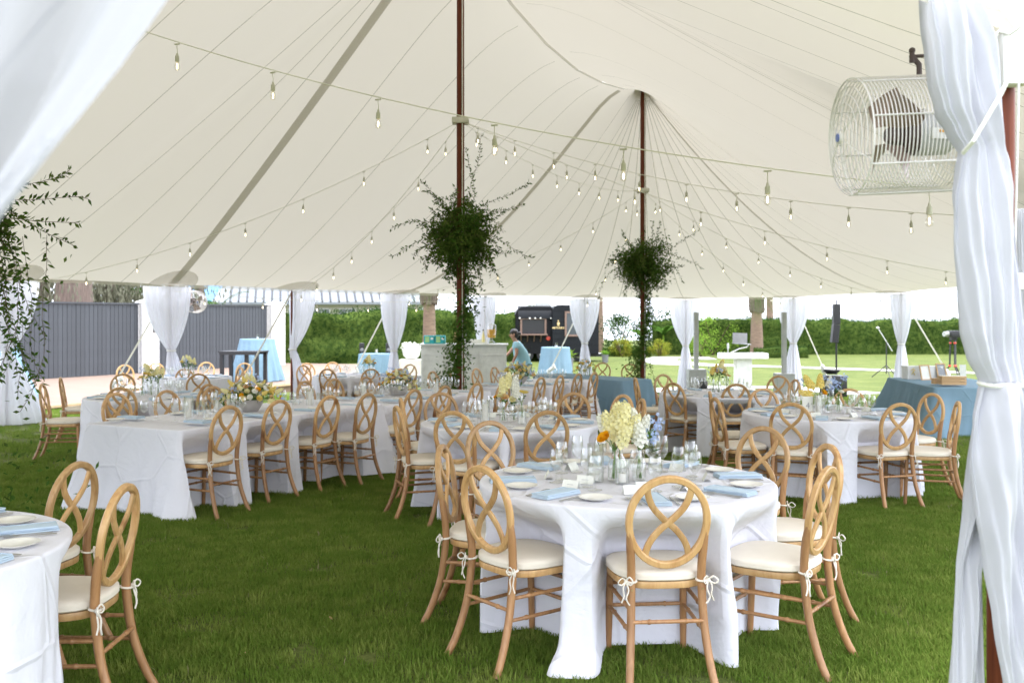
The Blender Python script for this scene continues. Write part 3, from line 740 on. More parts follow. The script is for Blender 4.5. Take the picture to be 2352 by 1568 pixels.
def roof(q, g_):
    b, zb = bnd(q); t = rt(b); a = P0+RD*t; za = ridge_z(t); p = a.lerp(b, g_)
    k = 1.08+.20*sstep(.5, .75, t)+.44*sstep(.75, 1, t)
    near_peak = max(0, 1-abs(t-.5)/.10, 1-abs(t-1)/.12, 1-t/.12)
    e = .16*(1-min(1, near_peak))             # the cloth rolls softly over the ridge between the peaks
    gg = (math.sqrt(g_*g_+e*e)-e)/(math.sqrt(1+e*e)-e)
    return Vector((p.x, p.y, zb+(za-zb)*(1-gg)**k))
SUB = 12; qs = [i/SUB for i in range(NP*SUB)]
# columns that meet the middle peak exactly
for i in range(NP*60):
    q = i/60; 
    pass
qs.sort(); NG = 26
gs = [(j/NG) for j in range(NG+1)]
tent = empty('sailcloth_tent', (0, 0, 0), label='large ivory sailcloth pole tent sheltering all the tables', cat='tent')
rm_ = MB(); rm_.grid([[roof(q, g_) for g_ in gs] for q in qs+[qs[0]+NP]])
rm_.build('roof_canopy', M['roof'], tent)
def strip_on_roof(q, w, dz, ga=.02, gb=1.0, n=26):
    b0, _ = bnd(q-.02); b1, _ = bnd(q+.02); tdir = (b1-b0).normalized(); rows = []
    for j in range(n+1):
        g_ = lerp(ga, gb, j/n); p = roof(q, g_); a = P0+RD*rt(bnd(q)[0])
        rd = Vector((p.x, p.y))-a
        sidev = tdir
        if rd.length > .05:
            r_ = rd.normalized(); pv = Vector((-r_.y, r_.x)); sidev = pv if pv.dot(tdir) > 0 else -pv
        dd = dz*(1 if g_ > .1 else .6)
        rows.append([p+Vector((sidev.x*s*w/2, sidev.y*s*w/2, -dd)) for s in (-1, 1)])
    return MB().grid(rows)
for i in range(NP):
    for f in (0.0, .34, .67):
        strip_on_roof(i+f, .019, .008, .03).build('seam', M['seam'], tent)
for i, w_ in ((15, .17), (13, .15), (8, .05), (6, .05), (4, .05), (17, .12), (19, .12)):
    strip_on_roof(i, w_, .03, .02, .985).build('strap', M['strap'], tent)
rows = []
for k in range(61):
    t = k/60; a = P0+RD*t; nr = Vector((RD.y, -RD.x)).normalized(); rows.append([Vector((a.x+nr.x*s*.03, a.y+nr.y*s*.03, ridge_z(t)-.02)) for s in (-1, 1)])
MB().grid(rows).build('ridge_seam', M['seam'], tent)
hem = []
for q in qs+[qs[0]+NP]:
    p = roof(q, 1.0); c = Vector((P1.x, P1.y, p.z)); hem.append([p+Vector((0, 0, .01)), p+Vector((0, 0, -.055))])
MB().grid(hem).build('eave_hem', M['seam'], tent)
for i in range(NP):      # reinforced half rounds at every side pole
    if i in (0, 1, 19, 20, 21, 22, 23): continue
    rows = []
    for k in range(15):
        a = PI*k/14; row = []
        for j in range(7):
            rr = .46*j/6; blen = (PZ[(i+1) % NP][0]-PZ[i][0]).length if math.cos(a) > 0 else (PZ[i][0]-PZ[i-1][0]).length
            q = (i+math.cos(a)*rr/blen) % NP; b, _ = bnd(q); le = (b-(P0+RD*rt(b))).length
            row.append(roof(q, 1-math.sin(a)*rr*1.05/le-.002)+Vector((0, 0, -.02)))
        rows.append(row)
    MB().grid(rows).build('corner_patch', M['patch'], tent)
# peak plates
for P, t in ((P1, .5), (P2, 1)):
    MB().lathe([(.001, 0), (.26, -.02), (.30, -.1), (.28, -.12), (.24, -.05), (.001, -.03)], 20, (P.x, P.y, ridge_z(t)+.0)).build('peak_plate', M['webbing'], tent)

def pole(P, top, r_, name, label, mat='pole', group=None, base=0, lean=(0, 0)):
    z0 = gz(P.y)+base
    e = empty(name, (P.x, P.y, z0), label=label, cat='tent pole', group=group)
    H = top-z0
    MB().tube([(lean[0]*t*H, lean[1]*t*H, H*t) for t in (0, .03, .3, .6, .97, 1)], [r_*.9, r_, r_*1.02, r_, r_*.95, r_*.6], 14).build('shaft', M[mat], e)
    return e
CL1, CL2 = Vector((P1.x, P1.y, CH+452/FPX*13.5)), Vector((P2.x, P2.y, CH+292/FPX*19.5))
for P, t, cl, nm in ((P1, .5, CL1, 'tall varnished brown centre pole, nearer of the two wrapped in greenery'), (P2, 1, CL2, 'varnished brown centre pole under the fan of seams, wrapped in greenery')):
    e = pole(P, ridge_z(t)-.02, .055, 'centre_pole', nm, group='centre poles')
    cb = MB().box((0, -.075, cl.z-gz(P.y)), (.24, .05, .09), bevel=.02); cb.box((0, .075, cl.z-gz(P.y)), (.24, .05, .09), bevel=.02)
    cb.build('collar', M['socket'], e)
    MB().tube([(.03, -.06, 0.3), (.03, -.06, ridge_z(t)-gz(P.y)-.1)], .008, 5).build('cord', M['rope'], e)
pole(P0, 6.95, .055, 'centre_pole', 'centre pole hidden in hanging greenery at the left edge', group='centre poles')
SP = {8: 'far right tent corner, next to the blue gift table', 9: 'tent side behind the right hand speaker column', 10: 'tent side just left of the first speaker column',
      11: 'tent side in front of the black trailer', 12: 'tent side behind the drinks bar', 13: 'tent side behind the blue food table', 14: 'terrace edge, bare beside its curtain',
      15: 'tent side between the two white gate pillars', 16: 'tent side at the left edge of the picture'}
for i in list(range(2, 19)):
    p, z = PZ[i]
    pole(p, z-.01, .024, 'side_pole', 'thin brown side pole at the '+SP.get(i, 'long side of the tent hidden by the near curtain'), group='side poles')
# spreader bars along the far eave
for i in (8, 9, 10, 11):
    p, z = PZ[i]; a, b = bnd(i-.2)[0], bnd(i+.2)[0]
    tg = (b-a).normalized()
    MB().tube([(p.x-tg.x*.62, p.y-tg.y*.62, z-.075), (p.x+tg.x*.62, p.y+tg.y*.62, z-.075)], .016, 6).build('eave_bar', M['seam'], tent)

def curtain(i, wl, wr, label, zt=1.35, tie_off=0, hem_off=0, hem_w=.24, tie_w=.07, seed=0, dp=.11, split=0, mat='sheerw', zt_hem=.02):
    p, z = PZ[i]; a, b = PZ[i-1][0], PZ[(i+1) % NP][0]; tg = (b-a).normalized()
    if tg.x < 0: tg = -tg
    nm = Vector((-tg.y, tg.x)); g0 = gz(p.y); H = z-.03-g0
    e = empty('curtain', (p.x, p.y, g0), label=label, cat='curtain', group='white voile curtains tied back at the side poles')
    r = random.Random(seed+i*7); ph = [r.uniform(0, 6.28) for _ in range(6)]
    def tube_(zhi, zlo, rows_n, prof, nn=120, fr=11):
        rows = []
        for k in range(rows_n+1):
            t = k/rows_n; zz = lerp(zhi, zlo, t); cl, cr, c0, dd, ra = prof(t)
            row = []
            for m in range(nn+1):
                w = 2*PI*m/nn; cx = math.cos(w); hw = cr if cx > 0 else cl
                ru = ra*(math.sin(fr*w+ph[0]+t*.6)+.5*math.sin(fr*2.3*w+ph[1])+.4*math.sin(5*w+ph[2]+t*2))
                off = c0+cx*(hw+ru*.4); de = math.sin(w)*(dd)+ru*(abs(math.sin(w))+.2)
                row.append(Vector((tg.x*off+nm.x*de, tg.y*off+nm.y*de, zz)))
            rows.append(row)
        return MB().grid(rows)
    def up(t):
        k = (1-t**2.1)
        return (tie_w+(wl-tie_w)*k, tie_w+(wr-tie_w)*k, tie_off*t**1.5, lerp(dp, .05, t), lerp(.022, .012, t))
    def lo(t):
        k = t**.8
        return (lerp(tie_w, hem_w, k), lerp(tie_w, hem_w, k), lerp(tie_off, hem_off, k), lerp(.05, .15, k), lerp(.012, .03, k))
    tube_(H, zt, 16, up).build('upper_drape', M[mat], e)
    tube_(zt, zt_hem, 12, lo).build('lower_drape', M[mat], e)
    q = Vector((tg.x*tie_off, tg.y*tie_off, zt))
    MB().tube([q+Vector((tg.x*math.cos(w)*(tie_w+.01)+nm.x*math.sin(w)*.065, tg.y*math.cos(w)*(tie_w+.01)+nm.y*math.sin(w)*.065, 0)) for w in [2*PI*k/14 for k in range(14)]], .014, 6, closed=True).build('tie_band', M['rope'], e)
curtain(8, .34, .34, 'white voile curtain behind the blue gift table, narrowly tied')
curtain(9, .42, .42, 'white voile curtain behind the right hand speaker column, hem spread on grass', hem_off=-.03, hem_w=.30)
curtain(10, .42, .40, 'white voile curtain just left of the left speaker column', zt=1.28)
curtain(11, .42, .42, 'white voile curtain in front of the black trailer', hem_off=.04)
curtain(12, .30, .32, 'white voile curtain gathered behind the drinks bar', zt=1.15, tie_off=-.05)
curtain(13, .33, .36, 'white voile curtain behind the blue food table', zt=1.2)
curtain(14, -.02, .55, 'white voile curtain swept right of the thin brown pole by the terrace', zt=1.25, tie_off=.02, hem_off=.28, hem_w=.18)
curtain(15, .50, .42, 'white voile curtain in a wide V between the gate pillars', zt=1.25, tie_off=.03, hem_off=.18, hem_w=.28)
curtain(16, .5, .55, 'white voile curtain at the left edge, pooling beside the terrace', zt=1.25, hem_off=.15, hem_w=.55)
for i in (3, 4, 5, 6): curtain(i, .42, .42, 'white voile curtain along the right side of the tent, hidden by the near one')

# cream guy straps with rope lashings
def guy(i, vec_out, label, L=1.35):
    p, z = PZ[i]; a, b = PZ[i-1][0], PZ[(i+1) % NP][0]; tg = (b-a).normalized(); nm = Vector((tg.y, -tg.x)) if i > 0 else 0
    c = (p-(P0+RD*rt(p))).normalized(); o = Vector((c.x+vec_out[0], c.y+vec_out[1])).normalized()
    e = empty('guy_strap', (p.x, p.y, z-.05), label=label, cat='guy line', group='cream guy straps outside the tent')
    en_ = Vector((o.x*L, o.y*L, gz(p.y)-z+.06)); mid = en_*.68
    MB().tube([(0, 0, 0), mid], .022, 4, flat=.3, up=(0, 0, 1)).build('strap', M['webbing'], e)
    MB().tube([mid, mid+Vector((.03, 0, -.06)), mid.lerp(en_, .2)+Vector((-.03, 0, 0)), mid.lerp(en_, .35)], [.045, .06, .05, .02], 7).build('lashing', M['rope'], e)
    MB().tube([mid, en_], .012, 5).build('rope', M['rope'], e)
    MB().tube([en_+Vector((o.x*.03, o.y*.03, .12)), en_-Vector((o.x*.03, o.y*.03, .10))], .016, 6).build('stake', M['metal'], e)
for i, o, l in ((8, (.2, -.6), 'cream strap slanting to the grass behind the gift table'), (9, (.9, 0), 'cream strap right of the right speaker column'),
                (11, (-1.4, 0), 'cream strap slanting left of the curtain before the trailer'), (13, (-1.2, 0), 'cream strap slanting left to the blue food table'),
                (14, (-1.2, -1.6), 'cream strap with rope knot slanting before the far cocktail table'), (15, (-.5, -.8), 'cream strap slanting across the nearer gate pillar')):
    guy(i, o, l)

# ------------------------------------------------------------------ near right pole, its curtain, rope and plate
np_ = pole(Vector((1.345, 2.62)), 2.40, .036, 'side_pole', 'varnished reddish pole in front at right, wrapped by the near curtain', group='side poles')
pe = at(2316, 140, 2.58)
g0 = gz(2.62)
MB().box((pe.x-1.345, pe.y-2.62-.02, pe.z), (.072, .05, .145), bevel=.006).build('white_plate', M['white_paint'], np_)
MB().tube([(.0, -.05, CH-(628-HZ)*2.6/FPX+.0005*k) for k in range(2)], .01, 4).build('eye', M['metal'], np_)
cw = MB()
for k in range(4):
    z = CH-(632-HZ)/FPX*2.58-k*.011
    cw.tube([Vector((.034*math.cos(w)+.018, .04*math.sin(w), z)) for w in [2*PI*m/14 for m in range(14)]], .006, 6, closed=True)
cw.build('rope_wrap', M['rope'], np_)
def prof_curtain(rows, d, name, mat, parent, dep=.07, nn=220, fr=7, seed=1, amp=.012, dtab=None):
    r = random.Random(seed); ph = [r.uniform(0, 6.28) for _ in range(8)]; out = []
    vv = [q[0] for q in rows]; v = vv[0]; K = 70
    for k in range(K+1):
        v = lerp(vv[0], vv[-1], k/K)
        for a, b in zip(rows, rows[1:]):
            if a[0] <= v <= b[0]: t = (v-a[0])/(b[0]-a[0]); break
        t2 = t*t*(3-2*t)*.5+t*.5; uL, uR = lerp(a[1], b[1], t2), lerp(a[2], b[2], t2)
        L, Rr = at(uL, v, d), at(uR, v, d); c = (L+Rr)/2; hw = (Rr.x-L.x)/2; row = []; s = k/K*9
        dd = dep*(.35+.65*min(1, hw/.09))
        for m in range(nn+1):
            w = 2*PI*m/nn; x = math.cos(w)
            ru = amp*(.9*math.sin(fr*.7*w+ph[0]+.55*s)+.35*math.sin(fr*2.2*w+ph[1]-.5*s)+1.1*math.sin(3*w+ph[2]+.8*s)+.05*math.sin(27*w+ph[3]+.9*s)+0.5*noise.noise(Vector((math.cos(w)*2.2, s*.8, seed))))*min(1, hw/.07)
            row.append(Vector((c.x+x*hw, c.y+math.sin(w)*dd+ru*(.3+abs(math.sin(w))*1.5), c.z)))
        out.append(row)
    return MB().grid(out).build(name, M[mat], parent)
nc = empty('curtain', (0, 0, 0), label='large white voile curtain wrapped and tied around the near right pole', cat='curtain', group='white voile curtains tied back at the side poles')
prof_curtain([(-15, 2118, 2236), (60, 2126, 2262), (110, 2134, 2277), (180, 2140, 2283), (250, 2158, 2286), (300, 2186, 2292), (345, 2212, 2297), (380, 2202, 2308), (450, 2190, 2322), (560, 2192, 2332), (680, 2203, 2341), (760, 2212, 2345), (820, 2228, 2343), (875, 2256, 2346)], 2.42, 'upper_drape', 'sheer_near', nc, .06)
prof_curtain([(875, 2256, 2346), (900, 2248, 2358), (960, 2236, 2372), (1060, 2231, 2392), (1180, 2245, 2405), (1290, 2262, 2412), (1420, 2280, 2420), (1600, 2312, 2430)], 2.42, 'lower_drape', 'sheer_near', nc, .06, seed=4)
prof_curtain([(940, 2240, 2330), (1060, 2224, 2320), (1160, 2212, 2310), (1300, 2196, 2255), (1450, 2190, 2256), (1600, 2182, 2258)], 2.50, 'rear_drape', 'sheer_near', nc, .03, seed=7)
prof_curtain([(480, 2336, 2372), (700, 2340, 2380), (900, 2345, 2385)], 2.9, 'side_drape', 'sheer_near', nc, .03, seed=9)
for v0, uL, uR in ((881, 2250, 2350),):
    c = (at(uL, v0, 2.42)+at(uR, v0, 2.42))/2
    MB().tube([c+Vector((math.cos(w)*.053, math.sin(w)*.045, .004*math.sin(w))) for w in [2*PI*k/20 for k in range(20)]], .006, 6, closed=True).build('tie_band', M['rope'], nc)
rp = empty('tie_rope', (0, 0, 0), label='white rope running from the eave across the near curtain', cat='rope')
MB().tube([at(2362, 60, 2.35), at(2345, 120, 2.34), at(2300, 215, 2.33), at(2235, 325, 2.34), at(2212, 352, 2.38)], .0055, 8).build('cord', M['rope'], rp)
MB().tube([at(2342, 85, 2.5), at(2338, 300, 2.52), at(2330, 620, 2.54)], .003, 6).build('thin_cord', M['rope'], rp)
MB().tube([at(2345, 60, 2.5), at(2320, 78, 2.52), at(2296, 72, 2.55), at(2285, 84, 2.55)], .006, 6).build('lashing', M['rope'], rp)

# blurred near curtain, top left, right beside the camera
nl = empty('curtain', (0, 0, 0), label='blurred white curtain swag very close to the camera, top left', cat='curtain', group='white voile curtains tied back at the side poles')
rows = []; r = random.Random(3)
top0, top1 = Vector((-1.0, 1.05, 2.42)), Vector((-.135, 1.0, 2.34))
low = Vector((-.62, .97, 1.42))
edge = [at(560, -170, 1.0), at(430, 0, .97), at(310, 170, .95), at(150, 360, .93), at(0, 545, .92), at(-120, 700, .92), at(-260, 860, .95)]
outer = [at(-700, -170, 1.1), at(-650, 0, 1.08), at(-600, 170, 1.05), at(-540, 360, 1.02), at(-480, 545, 1.0), at(-430, 700, .97), at(-400, 860, .95)]
for k in range(49):
    f = k/48*6; i = min(int(f), 5); t = f-i; a = outer[i].lerp(outer[i+1], t); b = edge[i].lerp(edge[i+1], t); row = []
    for m in range(61):
        s = m/60; p = a.lerp(b, s); ru = .022*math.sin(s*17+f*.35)+.012*math.sin(s*41+1+f*.2)
        row.append(p+Vector((0, ru, 0)))
    rows.append(row)
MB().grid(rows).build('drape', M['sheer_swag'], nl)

# ------------------------------------------------------------------ festoon lights
sk = MB().lathe([(.001, .0), (.009, 0), (.011, -.02), (.019, -.028), (.021, -.075), (.018, -.085), (.001, -.085)], 12); sk.tube([(0, 0, 0), (.004, 0, .03), (-.003, 0, .06), (0, 0, .085)], .0035, 5); 
sk_me = sk.mesh('socket', M['socket'])
bl_me = MB().lathe([(.013, -.085), (.017, -.097), (.028, -.125), (.029, -.142), (.022, -.162), (.001, -.172)], 14).mesh('bulb', M['bulb'])
fl_me = MB().tube([(0, 0, -.105), (.002, 0, -.125), (0, 0, -.15)], .0042, 5).mesh('filament', M['filament'])
tc_me = MB().box((0, 0, .09), (.06, .014, .014), bevel=.004).mesh('clip', M['socket'])
def festoon(a, b, sag, n, label, start=.5, big=1.0, ends=True, r_=.0036):
    a, b = Vector(a), Vector(b); e = empty('festoon_lights', (0, 0, 0), label=label, cat='string lights', group='festoon light strings under the tent roof')
    def P(t): return a.lerp(b, t)+Vector((0, 0, -sag*4*t*(1-t)))
    MB().tube([P(k/24) for k in range(25)], r_, 5).build('cable', M['cable'], e)
    for k in range(n):
        t = (k+start)/n; p = P(t)
        o = link('bulb_holder', sk_me, e, (p.x, p.y, p.z-.085*big), rnd.uniform(0, 3)); o.scale = (big*(.80 if n != 7 else .76),)*3
        link('bulb', bl_me, o); link('filament', fl_me, o); c_ = link('clip', tc_me, o); c_.rotation_euler.z = math.atan2(b.y-a.y, b.x-a.x)-o.rotation_euler.z
    return e
a, b = at(300, 62, 7.3), at(2330, 450, 5.05)
festoon(a, b, .17, 7, 'nearest light string crossing the whole tent, largest bulbs', start=.52)
def eav(i, dz=-.12): p, z = PZ[i % NP]; return Vector((p.x, p.y, z+dz)).lerp(Vector((P1.x, P1.y, z+dz)), .02)
festoon(CL1, eav(16), .35, 8, 'light string from the nearer centre pole to the left edge curtain')
festoon(CL1, eav(14), .30, 8, 'light string from the nearer centre pole to the thin brown pole')
festoon(CL1, CL2, .30, 8, 'light string between the two green wrapped centre poles')
festoon(CL1, at(2330, 500, 9.3), .28, 11, 'light string from the nearer centre pole to the right behind the fan')
festoon(CL2, eav(13), .35, 8, 'light string from the farther centre pole toward the food table curtain')
festoon(CL2, eav(11), .25, 6, 'light string from the farther centre pole toward the trailer curtain')
festoon(CL2, eav(9), .25, 7, 'light string from the farther centre pole toward the right speaker column')
festoon(CL2, eav(8), .30, 8, 'light string from the farther centre pole toward the gift table curtain')
0 and festoon(CL2, eav(6), .35, 9, 'light string from the farther centre pole toward the near right side')
festoon(CL1, eav(6), .35, 9, 'long light string from the nearer centre pole, lower one at right')
festoon(at(1110, 688, 21.8), eav(15), .12, 6, 'low light string along the left eave')
# ================================================================== chairs
UPB = Vector((0, -.157, .988)); NB = Vector((0, .988, .157)); CB = Vector((0, -.240, .725))
def bp2(x, h, o=0): return CB+Vector((x, 0, 0))+UPB*h+NB*o
def rprof(a, b, k=.35):
    return [(-a, -b*(1-k)), (-a*(1-k), -b), (a*(1-k), -b), (a, -b*(1-k)), (a, b*(1-k)), (a*(1-k), b), (-a*(1-k), b), (-a, b*(1-k))]
def smooth_path(pts, n=4):
    pts = [Vector(p) for p in pts]; out = []
    for i in range(len(pts)-1):
        p0, p1, p2, p3 = pts[max(i-1, 0)], pts[i], pts[i+1], pts[min(i+2, len(pts)-1)]
        for k in range(n):
            t = k/n; out.append(.5*((2*p1)+(p2-p0)*t+(2*p0-5*p1+4*p2-p3)*t*t+(3*p1-p0-3*p2+p3)*t**3))
    out.append(pts[-1]); return out
def make_chair():
    r = empty('oval_back_chair', (0, 0, 0)); P = []
    ov = [bp2(.176*math.sin(w)*(1+.02*math.cos(w)), .199*math.cos(w)) for w in [2*PI*k/40 for k in range(40)]]
    P.append((MB().sweep(ov, rprof(.0155, .0145), NB, closed=True).build('back_frame', M['wood'], r), []))
    st = [(-.100, .168), (-.094, .125), (-.072, .072), (-.034, .028), (0, -.003), (.036, -.034), (.074, -.082), (.094, -.128), (.100, -.172)]
    for s in (1, -1):
        path = smooth_path([bp2(x*s, h, .0008*s) for x, h in st], 3)
        P.append((MB().sweep(path, rprof(.0145, .0085), NB).build('back_strip', M['wood'], r), []))
    for s in (1, -1):
        path = smooth_path([(s*.194, -.335, 0), (s*.180, -.285, .10), (s*.166, -.235, .26), (s*.160, -.212, .44), (s*.160, -.212, .52), (s*.165, -.220, .60), (s*.171, -.231, .665), (s*.1755, -.240, .715)], 3)
        n = len(path); rr = [lerp(.0175, .0195, min(1, i/(n*.4))) if i < n*.7 else lerp(.0195, .009, (i/n-.7)/.3) for i in range(n)]
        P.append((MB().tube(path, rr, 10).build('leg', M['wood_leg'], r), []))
        for z in (.43,):
            P[-1][1].append(MB().lathe([(.001, .003), (.004, .003), (.0045, 0)], 8, (s*.160, -.2325, .425), (0, -1, 0)).build('screw', M['brass'], P[-1][0]))
    for s in (1, -1):
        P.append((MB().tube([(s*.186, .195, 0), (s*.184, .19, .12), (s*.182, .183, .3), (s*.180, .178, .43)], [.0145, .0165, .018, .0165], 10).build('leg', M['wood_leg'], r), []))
    def outline(k, hw=.212, hd=.205, e=.62, n=44):
        o = []
        for i in range(n):
            w = 2*PI*i/n; c, s_ = math.cos(w), math.sin(w); x = math.copysign(abs(c)**e, c)*hw; y = math.copysign(abs(s_)**e, s_)*hd
            o.append((x*(1+.09*y/hd)*k, y*k-.005))
        return o
    def stack(levels, **kw):
        mb = MB(); n = 44
        for k, z in levels: mb.v += [Vector((x, y, z)) for x, y in outline(k, **kw)]
        m = len(levels); mb.f = [(i*n+j, i*n+(j+1) % n, (i+1)*n+(j+1) % n, (i+1)*n+j) for i in range(m-1) for j in range(n)]
        mb.f += [tuple(reversed(range(n))), tuple(range((m-1)*n, m*n))]; return mb
    P.append((stack([(.94, .418), (.985, .422), (.995, .432), (.995, .446), (.985, .452)]).build('seat_frame', M['wood'], r), []))
    cu = stack([(.93, .4525), (1.0, .456), (1.025, .462), (1.02, .467), (1.03, .476), (1.02, .488), (.97, .497), (.85, .503), (.55, .508), (.15, .510)], e=.68).build('cushion', M['cushion'], r)
    P.append((cu, []))
    def node_tube(a, b, nodes=(.25, .75), r_=.0095):
        a, b = Vector(a), Vector(b); ts = []
        for i in range(11): ts.append((i/10, r_*(1-.12*abs(i/10-.5))))
        for q in nodes: ts += [(q-.02, r_), (q-.01, r_*1.3), (q+.01, r_*1.3), (q+.02, r_)]
        ts.sort(); return MB().tube([a.lerp(b, t) for t, _ in ts], [x for _, x in ts], 8)
    for a, b in (((-.168, -.24, .285), (.168, -.24, .285)), ((-.183, .185, .345), (.183, .185, .345)), ((-.184, .188, .235), (.184, .188, .235))):
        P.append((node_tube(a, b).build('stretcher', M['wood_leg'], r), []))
    for s in (1, -1):
        for z, yb in ((.335, -.225), (.235, -.245)):
            P.append((node_tube((s*.166, yb, z), (s*.183, .185, z)).build('stretcher', M['wood_leg'], r), []))
    for s in (1, -1):
        mb = MB(); c = Vector((s*.160, -.212, .462)); k = Vector((s*.187, -.228, .462))
        mb.tube([c+Vector((.0235*math.cos(w), .0235*math.sin(w), .003*math.sin(w))) for w in [2*PI*i/12 for i in range(12)]], .0042, 5, closed=True, flat=1.5)
        mb.tube([(s*.14, -.16, .47), (s*.155, -.19, .465)], .004, 5)
        mb.ball(k, .0095, 8, 6)
        for dx, dz, l in ((.034, .008, 1), (-.024, .011, .8)):
            mb.tube(smooth_path([k, k+Vector((s*dx*.5, -.012, dz+.012)), k+Vector((s*dx*1.15, -.02, dz*.4)), k+Vector((s*dx*.7, -.014, -.012)), k], 3), .0027, 5, flat=1.5)
        mb.tube(smooth_path([k, k+Vector((s*.014, -.010, -.025)), k+Vector((s*.010, -.012, -.06)), k+Vector((s*.022, -.010, -.09))], 3), .0029, 5, flat=1.4)
        mb.tube(smooth_path([k, k+Vector((-s*.010, -.014, -.035)), k+Vector((s*.002, -.018, -.07)), k+Vector((-s*.014, -.016, -.10))], 3), .0029, 5, flat=1.4)
        P.append((mb.build('cushion_tie', M['tie'], r), []))
    return r, P
chair0, chair_parts = make_chair()
used = [False]; LABELS = {}
def place_chair(top, face, label, group='honey wooden oval back chairs'):
    """top: ground point under the highest point of the back, face: where the seat points"""
    f = Vector((face[0], face[1])).normalized(); rz = math.atan2(-f.x, f.y)
    o = Vector((top.x+f.x*.272, top.y+f.y*.272)); loc = (o.x, o.y, gz(o.y))
    if not used[0]:
        chair0.location = loc; chair0.rotation_euler.z = rz; tag(chair0, label=label, cat='chair', group=group); used[0] = True; c = chair0
    else: c = copy_tree(chair0, chair_parts, loc, rz, label=label, cat='chair', group=group)
    c.rotation_euler.z += rnd.uniform(-.03, .03)
    return (o, f)

# ================================================================== tables and cloths
def fold_f(seed, lo=7, hi=19, n=7):
    r = random.Random(seed); ks = [(r.randint(lo, hi), r.uniform(0, 6.28), r.uniform(.5, 1)) for _ in range(n)]; tot = sum(a for _, _, a in ks)
    return lambda w: sum(a*math.sin(k*w+p) for k, p, a in ks)/tot
def cloth(name, outline, corners, label, chairs, mat, group, H=.765, hem=.015, amp=.06, flare=.05, seed=1, nr=20, folds=(9, 24), z0=None, hem_amp=.02, base_y=0, extra=None, cfl=.14, lim=.215, wide=.28, crump=.014):
    """outline: list of (point, outward normal, parameter 0..2pi); hangs to the grass, pushed in by the chair seats"""
    ff = fold_f(seed, *folds); f2 = fold_f(seed+50, 2, 6, 3); f3 = fold_f(seed+90, 20, 44, 5); n = len(outline); mb = MB(); rows = []
    c = sum((p for p, _, _ in outline), Vector((0, 0)))/n
    zc = gz(base_y) if z0 is None else z0
    for k in (.0, .3, .6, .85, .97): rows.append([(c.lerp(p, k), H+.0015*f2(w*3)*k) for p, nn, w in outline])
    for dr, dz in ((-.004, .0), (.003, -.002), (.008, -.007), (.010, -.015)): rows.append([(p+nn*dr, H+dz) for p, nn, w in outline])
    for j in range(1, nr+1):
        t = j/nr; row = []
        for p, nn, w in outline:
            z = lerp(H-.015, hem+hem_amp*(.5+.5*f2(w+2)), t)
            cor = 0
            for cp in corners: cor = max(cor, math.exp(-((p-cp).length/.17)**2))
            fold = ff(w); fold = math.copysign(abs(fold)**.8, fold)
            r_ = .010+flare*t**1.2+amp*(t**.9)*(fold+.25*f2(w))+cfl*cor*t**1.1+.020*min(1, t*1.5)*f3(w+t*.12)
            r_ += crump*noise.noise(Vector((p.x*3.1, p.y*3.1, z*1.3+seed)))*min(1, t*2.5)+crump*.3*noise.noise(Vector((p.x*8, p.y*8, z*5+seed)))*min(1, t*3)
            if extra: r_ += extra(w, t)
            q = p+nn*r_
            for o, f in chairs:
                l = q-o; lx = l.x*f.y-l.y*f.x; ly = l.x*f.x+l.y*f.y
                if abs(lx) < .34 and -.45 < ly < lim:
                    wz = sstep(H-.03, .53, z); wx = 1-sstep(.19, wide, abs(lx))
                    q = q+f*(lim-ly)*wz*wx
            row.append((q, z))
        rows.append(row)
    for row in rows: mb.v += [Vector((q.x-c.x, q.y-c.y, z)) for q, z in row]
    m = len(rows); mb.f = [(i*n+j, i*n+(j+1) % n, (i+1)*n+(j+1) % n, (i+1)*n+j) for i in range(m-1) for j in range(n)]
    # close the centre fan
    o = mb.build(name, M[mat], None, loc=(c.x, c.y, zc), label=label, cat='tablecloth', group=group)
    sb = o.modifiers.new('smooth', 'SUBSURF'); sb.levels = 0; sb.render_levels = 1 if c.y < 9 else 0
    return o
def circ(c, R, n=150): return [(c+Vector((math.cos(w), math.sin(w)))*R, Vector((math.cos(w), math.sin(w))), w) for w in [2*PI*k/n for k in range(n)]]
def rect(c, ux, L, W, n=220, rad=.03):
    uy = Vector((-ux.y, ux.x)); pts = []
    cs = [(1, 1), (-1, 1), (-1, -1), (1, -1)]; corners = [c+ux*sx*L/2+uy*sy*W/2 for sx, sy in cs]
    per = 2*(L+W); raw = []
    for i in range(4):
        a, b = corners[i-1], corners[i]; l = (b-a).length; m = max(8, int(n*l/per)); d = (b-a)/l; nn = Vector((-d.y, d.x)) 
        if (nn.dot((a+b)/2-c)) < 0: nn = -nn
        # corner arc between previous edge and this
        for k in range(m): raw.append((a+d*(rad+(l-2*rad)*(k+.0)/(m-1)), nn))
        na = nn; nb_d = (corners[(i+1) % 4]-b).normalized(); nb = Vector((-nb_d.y, nb_d.x)); 
        if nb.dot(corners[(i+1) % 4]*.5+b*.5-c) < 0: nb = -nb
        cc = b-na*rad-nb*rad
        for k in range(1, 9):
            s = k/9; v = na.lerp(nb, s).normalized(); raw.append((cc+v*rad, v))
    N_ = len(raw); acc = 0; out = []
    for i, (p, nn) in enumerate(raw):
        out.append((p, nn, acc)); acc += (raw[(i+1) % N_][0]-p).length
    out = [(p, nn, w/acc*2*PI) for p, nn, w in out]
    # orientation must be counter clockwise
    return out, corners
